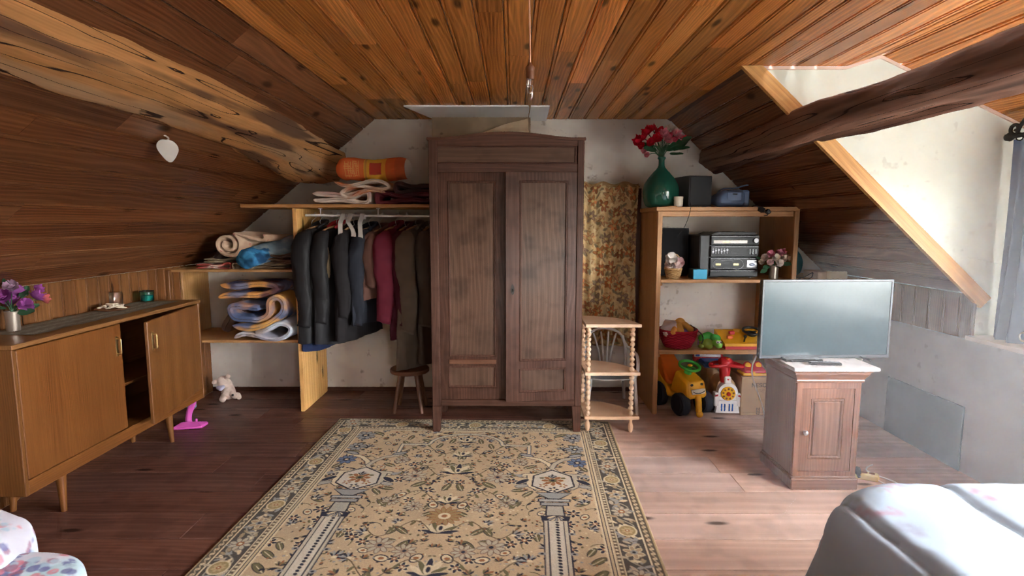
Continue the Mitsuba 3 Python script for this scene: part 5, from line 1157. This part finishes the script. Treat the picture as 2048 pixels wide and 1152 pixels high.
t.part('seat', g(hull([(-.075, .14, .215), (.075, .14, .215), (-.07, .24, .26), (.07, .24, .26), (-.055, .30, .365), (.055, .30, .365)], .026)), 'toy_orange', 30)
t.part('steering_column', g(cat(tube([(0, .02, .28), (0, -.005, .345)], [.035, .02], 14))), 'toy_green', True)
t.part('steering_wheel', g(cat(trimesh.creation.torus(.075, .011, 40, 10).apply_transform(trimesh.transformations.rotation_matrix(.30, [1, 0, 0])).apply_translation([0, -.01, .362]), *[xf(box(0, .07, -.008, .008, -.003, .003), (0, -.01, .358), rz=a, rx=17) for a in (30, 150, 270)])), 'toy_green', True)
t.part('horn', g(ball((0, -.012, .366), .018, 2, (1, 1, .7))), 'toy_yellow', True)
for x, y, r_, w in ((-.10, -.05, .085, .07), (.105, -.05, .085, .07), (-.105, .22, .095, .06), (.105, .22, .095, .06)): t.part('wheel', g(wheel(r_, w).apply_translation([x, y, r_])), 'tyre', 30)
t.part('front_post', g(hull([(0, -.135, .05), (0, -.12, .15)], .024)), 'toy_yellow', 30); t.part('bumper_foot', g(ball((0, -.145, .026), .027, 2, (1, .9, .95))), 'toy_yellow', True)

t = Thing('ride_on_train', 'white ride-on toy locomotive with red steering handle and yellow dial', 'ride-on toy')
g = lambda m: xf(m, (1.617, 4.10, 0), rz=-4)
mat('toy_beige', (.50, .36, .21), .55)
t.part('cowcatcher', g(prism([(-.088, .012), (.088, .012), (.072, .105), (-.072, .105)], .04, 'y', .0)), 'toy_white')
t.part('front_frame', g(cat(box(-.10, -.062, .0, .06, .06, .165, .006), box(.062, .10, .0, .06, .06, .165, .006), box(-.075, .075, .005, .07, .10, .19, .01), box(-.125, -.105, .04, .10, .06, .14, .004))), 'toy_white')
t.part('boiler_front', g(xf(lathe([(.0001, .05), (.072, .05), (.076, .04), (.076, 0), (.0001, 0)], 36), (0, .055, .168), rx=90)), 'toy_white', 30)
t.part('boiler', g(xf(lathe([(.0001, .0), (.072, .0), (.078, .02), (.078, .26), (.0001, .28)], 30), (0, .055, .19), rx=-90)), 'toy_beige', 30)
k = t.part('dial', g(xf(lathe([(.0001, .012), (.048, .012), (.054, .006), (.054, 0), (.0001, 0)], 36), (0, .006, .162), rx=90)), 'toy_yellow', 30, label='yellow dial with holes')
for i in range(9):
    a = i * 2 * math.pi / 9; t.part('dial_hole', g(xf(lathe([(.0001, .0135), (.0075, .0135), (.0075, 0)], 12), (.038 * math.sin(a), .006, .162 + .038 * math.cos(a)), rx=90)), 'socket_brown', 30, under=k)
t.part('dial_knob', g(xf(lathe([(.0001, .03), (.012, .03), (.015, .02), (.015, 0)], 20), (0, .006, .162), rx=90)), 'toy_red', 30, under=k)
for x in (-.045, -.022, .012, .035): t.part('grille_slot', g(xf(box(-.0055, .0055, -.003, .003, -.028, .028, .002), (x, -.0005, .055))), 'toy_blue')
t.part('funnel', g(hull([(-.012, .03, .22), (.012, .03, .22), (-.012, .03, .275), (.012, .03, .275)], .014)), 'toy_white', 30); t.part('funnel_mark', g(box(-.006, .006, .012, .017, .262, .274, .001)), 'toy_red')
for s in (-1, 1): t.part('side_mark', g(xf(box(-.012, .012, -.002, .002, -.006, .006, .001), (s * .085, -.001, .145), ry=20 * s)), 'toy_red')
t.part('cab', g(cat(box(-.10, .06, .22, .42, .10, .30, .012))), 'toy_beige')
t.part('seat', g(cat(box(-.13, .05, .22, .40, .300, .345, .012))), 'toy_blue'); t.part('seat_band', g(box(-.02, .052, .195, .225, .275, .345, .006)), 'toy_white')
t.part('steering_column', g(tube([(-.012, .06, .235), (-.012, .075, .385)], [.034, .045], 18)), 'toy_red', True)
t.part('steering_handle', g(cat(tube(smooth_line([(-.125, .06, .365), (-.115, .0, .372), (-.05, -.0, .375), (-.012, .01, .38), (.03, .0, .375), (.09, .0, .372), (.10, .06, .368), (.05, .12, .372), (-.012, .135, .375), (-.08, .12, .372), (-.125, .06, .365)], 60), .013, 10), ball((-.012, .06, .39), .055, 3, (1, 1, .75)))), 'toy_red', True)
t.part('horn_button', g(ball((-.005, .03, .425), .016, 2, (1, 1, .5))), 'toy_orange', True)
t.part('back_handle', g(cat(tube(smooth_line([(-.155, .38, .32), (-.155, .385, .38), (-.12, .39, .425), (-.05, .39, .436), (.02, .39, .425), (.045, .385, .38), (.045, .38, .32)], 40), .017, 10), box(-.16, .05, .37, .40, .325, .355, .008))), 'toy_red', True)
t.part('back_plate', g(box(-.172, .04, .355, .369, .355, .388, .004)), 'toy_white', label='pale blue-white name strip'); t.part('back_plate_mark', g(box(-.16, -.13, .351, .356, .362, .382, .001)), 'toy_blue')
for x, y in ((-.09, .10), (.09, .10), (-.09, .34), (.09, .34)): t.part('wheel', g(wheel(.05, .035).apply_translation([x, y, .05])), 'tyre', 30)
mat('card_print', (.055, .045, .04), .7); mat('card_print_pale', (.26, .17, .10), .8)
t = Thing('cardboard_box', 'tall brown cardboard box with dark printed lettering behind the television cabinet', 'box')
bxp = lambda m: xf(m, (1.72, 4.085, 0), rz=1)
t.part('body', bxp(box(-.012, .30, .0, .31, .0, .292, .003)), 'cardboard')
t.part('flap', bxp(xf(box(0, .30, -.003, .0, 0, .10, .001), (0, .31, .29), rx=-72)), 'cardboard')
tm = text_mesh('NESCAFE', .030, .0006, bold=True)
t.part('lettering', bxp(xf(tm, (.062, -.0004, .218), rx=90)), 'card_print')
for i, (w_, z) in enumerate(((.085, .196), (.075, .182))): t.part('lettering', bxp(xf(text_mesh('SPECIAL' if i == 0 else 'FILTRE', .012, .0005), (.098, -.0004, z - .006), rx=90)), 'card_print_pale')
t.part('print_line', bxp(cat(box(.01, .26, -.0005, .0, .018, .021, .0001), box(.105, .24, -.0005, .0, .118, .120, .0001), box(.103, .105, -.0005, 0, .106, .12, .0001))), 'card_print_pale')
t.part('tape', bxp(cat(box(.108, .112, -.0005, 0, .004, .06, .0001), box(.128, .132, -.0005, 0, .004, .06, .0001), *[box(.108, .132, -.0005, 0, .008 + .009 * i, .011 + .009 * i, .0001) for i in range(6)])), 'card_print')
t = Thing('toy_telephone', 'red and yellow toy phone lying on top of the cardboard box', 'toy')
t.part('base', hull([(1.735, 4.12, .306), (1.90, 4.12, .306), (1.735, 4.22, .306), (1.90, 4.22, .306)], .012), 'toy_yellow', 30)
t.part('body', hull([(1.755, 4.13, .325), (1.89, 4.13, .325), (1.77, 4.20, .352), (1.88, 4.20, .352), (1.755, 4.22, .32), (1.89, 4.22, .32)], .016), 'toy_red', 30)
for x in (1.785, 1.865): t.part('eye_dial', xf(lathe([(.0001, .01), (.018, .01), (.022, .006), (.022, 0), (.0001, 0)], 24), (x, 4.175, .362), rx=58), 'toy_yellow', 30); t.part('dial_ring', xf(trimesh.creation.torus(.025, .006, 28, 8), (x, 4.178, .361), rx=58), 'toy_red', True)
t.part('slider', box(1.79, 1.815, 4.10, 4.112, .305, .33, .003), 'toy_yellow')

# ---------------------------------------------------------------- television and what lies on the cabinet
t = Thing('television', 'flat-screen television standing on the brown bedside cabinet', 'television')
tg_ = lambda m: xf(m, (1.730, 3.075, .668), rz=1.5)
t.part('case', tg_(cat(box(-.363, .363, -.012, .030, .024, .460, .006), box(-.25, .25, .02, .06, .05, .33, .012))), 'black_plastic')
t.part('bezel', tg_(cat(box(-.365, -.352, -.016, -.004, .022, .462, .002), box(.352, .365, -.016, -.004, .022, .462, .002), box(-.365, .365, -.016, -.004, .448, .462, .002), box(-.365, .365, -.017, -.004, .022, .040, .002))), 'bezel_grey')
mat('bezel_grey', (.05, .055, .06), .3, .5)
mat('screen', (.022, .042, .048), .2, .6)
t.part('screen', tg_(box(-.352, .352, -.0135, -.008, .04, .448, .0005)), 'screen')
for s in (-1, 1): t.part('foot', tg_(cat(hull([(s * .20, .0, .03), (s * .215, -.085, .023)], .006), hull([(s * .20, .0, .03), (s * .215, .085, .023)], .006))), 'bezel_grey', 30)
one('settop_box', 'flat black box under the left side of the television', 'device', xf(box(-.10, .10, -.035, .035, 0, .016, .004), (1.585, 3.02, .685), rz=-3), 'black_plastic')
t = Thing('remote_control', 'black remote control lying on the pale cabinet slab under the television', 'remote control')
rm = lambda m: xf(m, (1.665, 2.93, .685), rz=-6)
t.part('body', rm(box(-.08, .08, -.02, .02, 0, .015, .005)), 'black_plastic')
for i in range(7):
    for j in range(3): t.part('button', rm(box(-.068 + i * .018, -.058 + i * .018, -.013 + j * .01, -.007 + j * .01, .0145, .0165, .0008)), 'bezel_grey')
one('tv_cable', 'white cable drooping from the left end of the television behind its cabinet', 'cable', tube(smooth_line([(1.40, 3.13, .72), (1.388, 3.14, .68), (1.385, 3.17, .63), (1.41, 3.23, .55), (1.47, 3.30, .44), (1.55, 3.33, .22), (1.60, 3.37, .006), (1.70, 3.42, .006)], 40), .0045, 8), 'cord_white', True)
one('grey_cable', 'thin cable hanging behind the right side of the television cabinet', 'cable', tube(smooth_line([(2.0, 3.14, .74), (2.0, 3.15, .66), (1.965, 3.22, .55), (1.92, 3.28, .45), (1.90, 3.30, .3), (1.93, 3.26, .12), (1.96, 3.18, .02)], 50), .004, 8), 'cord_white', True)
t = Thing('power_strip', 'yellowed multi-socket power strip on the floor right of the cabinet', 'power strip')
ps = lambda m: xf(m, (1.985, 3.03, 0), rz=-28)
t.part('body', ps(box(-.07, .07, -.025, .025, .0, .038, .008)), 'strip_cream'); mat('strip_cream', (.58, .47, .22), .5)
for i in (-.035, .0, .035): t.part('socket', ps(lathe([(.0001, .0395), (.014, .0395), (.016, .036)], 18, (i, 0, 0))), 'socket_brown', 30)
t.part('plug', ps(cat(hull([(-.035, -.03, .045), (-.035, .005, .045)], .017), hull([(-.035, -.03, .045), (-.03, -.055, .03)], .009))), 'black_plastic', 30)
t.part('lead', cat(tube(smooth_line([(2.01, 2.99, .03), (2.06, 2.93, .006), (2.09, 2.90, .006), (2.12, 2.93, .006), (2.10, 3.02, .006), (2.14, 3.2, .006)], 40), .004, 8)), 'cord_white', True)
one('dark_board', 'dark slate-coloured board leaning against the right wall beyond the bed', 'board', xf(box(-.012, 0, 3.13, 3.79, 0, .385, .003), (XR - .003, 0, 0), ry=0), 'slate'); mat('slate', (.045, .070, .085), .55)

# ---------------------------------------------------------------- bed on the right
BX0, BX1, BY0, BY1, BT = 1.00, 2.48, -.20, 1.97, .535
def drape_over(nx, ny, r, drop, res_top):
    """a quilt over the bed: grid in (s, t) folded down beyond the left and far edges."""
    s = np.r_[np.linspace(-drop, 0, nx // 3, endpoint=False), np.linspace(0, BX1 - BX0, nx)]
    t_ = np.r_[np.linspace(0, BY1 - BY0, ny), np.linspace(BY1 - BY0, BY1 - BY0 + drop, ny // 3 + 1)[1:]]
    S_, T_ = np.meshgrid(s, t_, indexing='ij'); px, py = BX0 + S_, BY0 + T_
    rc = .36; ix, iy = np.maximum(px, BX0 + rc), np.minimum(py, BY1 - rc)
    dx, dy = px - ix, py - iy; dist = np.hypot(dx, dy); d = dist - rc
    ux, uy = np.where(dist > 1e-9, dx / np.maximum(dist, 1e-9), 0), np.where(dist > 1e-9, dy / np.maximum(dist, 1e-9), 0)
    dd = np.maximum(d, -r); rr_ = r * math.pi / 2
    a = np.clip((dd + r) / rr_, 0, 1) * math.pi / 2; over = np.maximum(dd + r - rr_, 0)
    out = r * np.sin(a) + .22 * over; dz = r * (1 - np.cos(a)) + over * .985
    ins = d < -r
    wav = (nfbm(np.stack([px * 3, py * 3, 0 * px], -1), 3, 7) - .5) * .05
    fold = .02 * np.sin(np.arctan2(uy, ux) * 16 + (px + py) * 7) * np.clip(over / .25, 0, 1)
    X = np.where(ins, px, ix + ux * (rc - r + out + fold)); Y = np.where(ins, py, iy + uy * (rc - r + out + fold)); Z = BT + wav * np.where(ins, 1, np.clip(1 - over / .2, .2, 1)) - np.where(ins, 0, dz)
    return np.stack([X, Y, np.maximum(Z, .02)], -1), px, py
P, px, py = drape_over(150, 210, .17, .42, .012)
seam = np.minimum(np.abs(np.mod(px - BX0 - .30, .46) - .0), 9); 
def seamd(v, off, step): q = np.mod(v - off, step); return np.minimum(q, step - q)
sd = np.minimum(seamd(px + .10 * np.sin(py * 1.2), BX0 + .20, .38), 9)
P[..., 2] += np.where(P[..., 2] > .3, -.012 * np.exp(-(sd / .018) ** 2) + .010 * np.clip(sd / .19, 0, 1), 0)
m = grid(P); m.invert() if m.face_normals[:, 2].mean() < 0 else None
C = np.tile([.27, .325, .385], (px.size, 1)).reshape(*px.shape, 3)
C *= (.94 + .1 * nfbm(np.stack([px * 8, py * 8, 0 * px], -1), 2, 3))[..., None]
r8 = np.random.default_rng(8)
for i in range(34):
    x, y = r8.uniform(BX0 - .4, BX1), r8.uniform(1.0, BY1 + .3)
    for k in range(9):
        a, b, q = r8.uniform(.012, .026), r8.uniform(.008, .016), r8.uniform(0, 3); ox, oy = x + r8.uniform(-.05, .05), y + r8.uniform(-.05, .05)
        d = np.sqrt((((px - ox) * math.cos(q) + (py - oy) * math.sin(q)) / a) ** 2 + ((-(px - ox) * math.sin(q) + (py - oy) * math.cos(q)) / b) ** 2)
        al = (np.clip(1.4 - d, 0, 1) * .5)[..., None]; C = C * (1 - al) + np.array([(.30, .14, .18), (.20, .19, .24), (.22, .24, .22)][i % 3]) * al
C = np.where((sd < .006)[..., None] & (P[..., 2:3] > .2), C * .72, C)
t = Thing('quilt', 'pale quilt with faint pink flowers and stitched seams spread over the bed', 'quilt'); t.own(m, 'vcol', True, color=C.reshape(-1, 3))
t = Thing('bed', 'wide low bed under the pale quilt beside the right wall', 'bed')
t.part('mattress', box(BX0 + .17, BX1 - .03, BY0, BY1 - .17, .20, BT - .09, .05), 'white_paint'); t.part('base', box(BX0 + .19, BX1 - .05, BY0, BY1 - .19, .06, .20), 'w_shelf')
for a, b in ((BX0 + .25, BY1 - .25), (BX1 - .12, BY1 - .25), (BX0 + .25, BY0 + .1), (BX1 - .12, BY0 + .1)): t.part('leg', bx(a, b, 0, .06, .06, .06), 'w_shelf', grain='z')
# floral quilt heaped at the lower left
U, A = np.meshgrid(np.linspace(0, 1, 90), np.linspace(0, 2 * np.pi, 150, endpoint=False), indexing='ij')
def blob(cx, cy, rx_, ry_, h, seed):
    R = np.sin(np.clip(U * 1.06, 0, 1) * np.pi / 2); Zb = np.clip(1 - U ** 3.2, 0, 1) ** .8
    X = cx + rx_ * R * np.cos(A) * (1 + .09 * np.sin(3 * A + seed)); Y = cy + ry_ * R * np.sin(A) * (1 + .07 * np.cos(5 * A + seed))
    Z_ = .004 + h * Zb; q = np.stack([X, Y, Z_], -1); w = nfbm(q * 7, 3, seed) - .5
    q[..., 2] = np.maximum(q[..., 2] + w * .05 * (1 - U ** 6), .003); return grid(np.transpose(q, (1, 0, 2)), True)
def floral(m, seed):
    V = m.vertices; C = tint(m, [(.56, .64, .70), (.50, .66, .72), (.60, .58, .64), (.62, .66, .70)], 6, seed, 2)
    r_ = np.random.default_rng(seed)
    for i in range(60):
        c = V[r_.integers(0, len(V))]
        for k in range(6):
            o = c + r_.normal(0, .022, 3); d = np.linalg.norm((V - o) * [1, 1, .8], axis=1); a = np.clip((r_.uniform(.010, .022) - d) / .005 + .5, 0, 1)[:, None] * .8
            C = C * (1 - a) + np.array([(.62, .22, .28), (.35, .16, .24), (.16, .17, .36), (.40, .52, .60)][(i + k // 3) % 4]) * a
    return C
ma = blob(-2.13, 2.00, .22, .26, .275, 3); mb = blob(-1.87, 1.93, .25, .21, .145, 8)
m = cat(ma, mb)
one('floral_quilt', 'crumpled pale blue quilt with pink flowers lying at the near left edge', 'quilt', m, 'vcol', True, color=np.vstack([floral(ma, 3), floral(mb, 4)]))

# ---------------------------------------------------------------- on and around the sideboard
SB = .906
lp = Print(.26, 1.16, .010, (.13, .105, .075)); 
for y in np.arange(.04, 1.14, .055):
    for x in (.05, .13, .21): lp.ell(x, y, .021, .021, 0, (.20, .17, .13)); lp.ell(x, y, .009, .009, 0, (.10, .08, .055))
m = grid(np.stack([-2.545 + lp.X + .006 * np.sin(lp.Y * 22), 2.62 + lp.Y, np.full_like(lp.X, SB + .0018) + .001 * nnoise(np.stack([lp.X * 20, lp.Y * 20, 0 * lp.X], -1), 2)], -1))
m.invert() if m.face_normals[:, 2].mean() < 0 else None
one('lace_runner', 'grey-brown lace runner lying along the sideboard top', 'table runner', m, 'vcol', True, color=lp.C.reshape(-1, 3))
scene['jar_teal'] = {'type': 'dielectric', 'int_ior': 1.5, 'specular_transmittance': rgb(.55, .86, .84)}
jar = lambda R, H, th: [(.0001, 0), (R * .9, 0), (R, .006), (R, H - .012), (R * .93, H), (R * .93 - th * .7, H), (R - th, H - .012), (R - th, .012), (.0001, .008)]
t = Thing('candle_jar', 'teal glass candle jar at the right end of the sideboard', 'jar'); t.part('glass', lathe(jar(.042, .074, .004), 36, (-2.485, 3.76, SB)), 'jar_teal', True); t.part('wax', lathe([(.0001, .010), (.036, .010), (.036, .045), (.0001, .045)], 28, (-2.485, 3.76, SB)), 'wax_teal', 30); mat('wax_teal', (.03, .20, .18), .5)
t.part('rim', trimesh.creation.torus(.040, .003, 36, 8).apply_translation([-2.485, 3.76, SB + .074]), 'iron', True)
one('glass_tumbler', 'clear glass tumbler behind the white dish on the sideboard', 'glass', lathe(jar(.038, .098, .003), 36, (-2.525, 3.52, SB)), 'glass', True)
t = Thing('shell_dish', 'dish heaped with white shell-like strips on the sideboard', 'dish')
t.part('dish', lathe([(.0001, 0), (.06, 0), (.09, .012), (.094, .014), (.09, .016), (.06, .005), (.0001, .004)], 30, (-2.455, 3.385, SB)), 'socket_brown', True)
for i in range(15):
    a = i * 2.4; r_ = .012 + .0042 * i; c = (-2.455 + r_ * math.cos(a), 3.385 + r_ * math.sin(a), SB + .018 + .0022 * (15 - i) * .6)
    t.part('strip', xf(ball((0, 0, 0), .03, 2, (1, .32, .2)), c, rz=math.degrees(a) + 70, ry=random.uniform(-15, 15)), 'cream_china', True)
one('metal_beaker', 'slim dull metal vase at the near left end of the sideboard', 'vase', lathe([(.0001, 0), (.026, 0), (.028, .004), (.030, .095), (.032, .10), (.029, .098), (.025, .01), (.0001, .008)], 28, (-2.475, 2.725, SB)), 'pewter', 40)
PU, PK = (.23, .055, .22), (.42, .12, .26)
bouquet('purple_flowers', 'purple artificial flowers in the slim metal vase on the sideboard', (-2.475, 2.725, SB + .095), [((-.02, .04, .035), .048, PU), ((.03, .10, .055), .045, PU), ((.04, .135, .04), .035, (.45, .10, .10)), ((-.03, .0, .07), .045, (.17, .06, .20)), ((.02, -.05, .08), .045, PU), ((-.04, -.06, .10), .04, (.45, .38, .34)), ((.03, -.02, .12), .04, (.30, .18, .26)), ((.03, .05, .01), .035, (.20, .05, .22)), ((-.05, .11, .07), .045, (.18, .05, .18)), ((.01, .15, .09), .03, PU), ((.05, .02, .03), .04, PU)],
        [((0, .05, .01), .08, (.3, 1, -.1)), ((.0, -.04, .02), .09, (.3, -1, .1)), ((.03, .0, .0), .08, (1, .2, -.1)), ((-.02, .08, .06), .08, (-.2, 1, .5)), ((0, 0, .1), .08, (.2, -.3, 1))], .002)
mat('toy_pink', (.58, .09, .38), .4, .5)
t = Thing('toy_vacuum', 'pink toy vacuum cleaner head with bent tube on the floor by the sideboard', 'toy')
t.part('nozzle', hull([(-2.36, 3.76, .018), (-2.20, 3.80, .014), (-2.36, 3.83, .018), (-2.20, 3.87, .014), (-2.33, 3.80, .035), (-2.24, 3.82, .032)], .012), 'toy_pink', 30)
t.part('tube', tube(smooth_line([(-2.30, 3.83, .03), (-2.315, 3.86, .085), (-2.32, 3.91, .13), (-2.335, 3.99, .19), (-2.35, 4.06, .30), (-2.37, 4.12, .45)], 30), .021, 14), 'toy_pink', True)
t.part('clip', hull([(-2.25, 3.83, .035), (-2.25, 3.835, .052)], .008), 'toy_pink', 30)
t = Thing('teddy', 'small cream plush toy lying on the floor under the closet shelves', 'plush toy')
tx_, ty = -2.335, 4.46
m = plush([((tx_, ty, .055), .055, (tx_ - .02, ty + .03, .08), .05), ((tx_ - .03, ty + .02, .12), .05, (tx_ - .05, ty + .01, .15), .045), ((tx_ + .035, ty - .02, .06), .026, (tx_ + .075, ty - .05, .045), .024), ((tx_ - .02, ty - .04, .04), .026, (tx_ - .01, ty - .085, .026), .025), ((tx_ + .06, ty + .02, .03), .024, (tx_ + .085, ty - .01, .022), .02), ((tx_ - .09, ty - .0, .15), .018, (tx_ - .105, ty - .02, .15), .018), ((tx_ - .01, ty - .0, .185), .018, (tx_ + .005, ty - .01, .195), .02)])
t.part('body', m, 'vcol', True, color=(.52, .40, .33) * (.8 + .4 * nfbm(m.vertices * 50, 2, 3))[:, None])
t.part('bib', hull([(tx_ - .075, ty - .025, .105), (tx_ - .02, ty - .045, .118), (tx_ - .04, ty - .05, .10)], .014), 'radio_pale', 30); mat('radio_pale', (.42, .40, .50), .8)
t.part('nose', ball((tx_ + .07, ty - .075, .06), .009), 'black_plastic', True)
m = rough(hull([(-2.50, 4.10, .18), (-2.52, 4.2, .36), (-2.46, 4.15, .05), (-2.53, 4.25, .1)], .03).subdivide().subdivide().subdivide(), .03, 14, 6)
m.vertices[:, 2] = np.maximum(m.vertices[:, 2], .002)
one('plastic_bag', 'crumpled blue-white plastic bag on the floor behind the sideboard', 'bag', m, 'vcol', True, color=tint(m, [(.20, .26, .34), (.34, .36, .40), (.10, .15, .22)], 14, 3))
# ---------------------------------------------------------------- added scattering volume that stands in for lens glare
scene['air'] = {'type': 'homogeneous', 'albedo': rgb(.93, .975, 1.0), 'sigma_t': .055, 'phase': {'type': 'hg', 'g': .3}}
scene['glare_veil'] = mikit.ply(ball((2.45, 1.75, .60), 1.0, 4, (1.6, 1.65, 1.25)), {'type': 'null'}, True, interior={'type': 'ref', 'id': 'air'})
labels['glare_veil'] = {'label': 'bluish veil added to stand in for lens glare near the dormer window', 'kind': 'structure'}
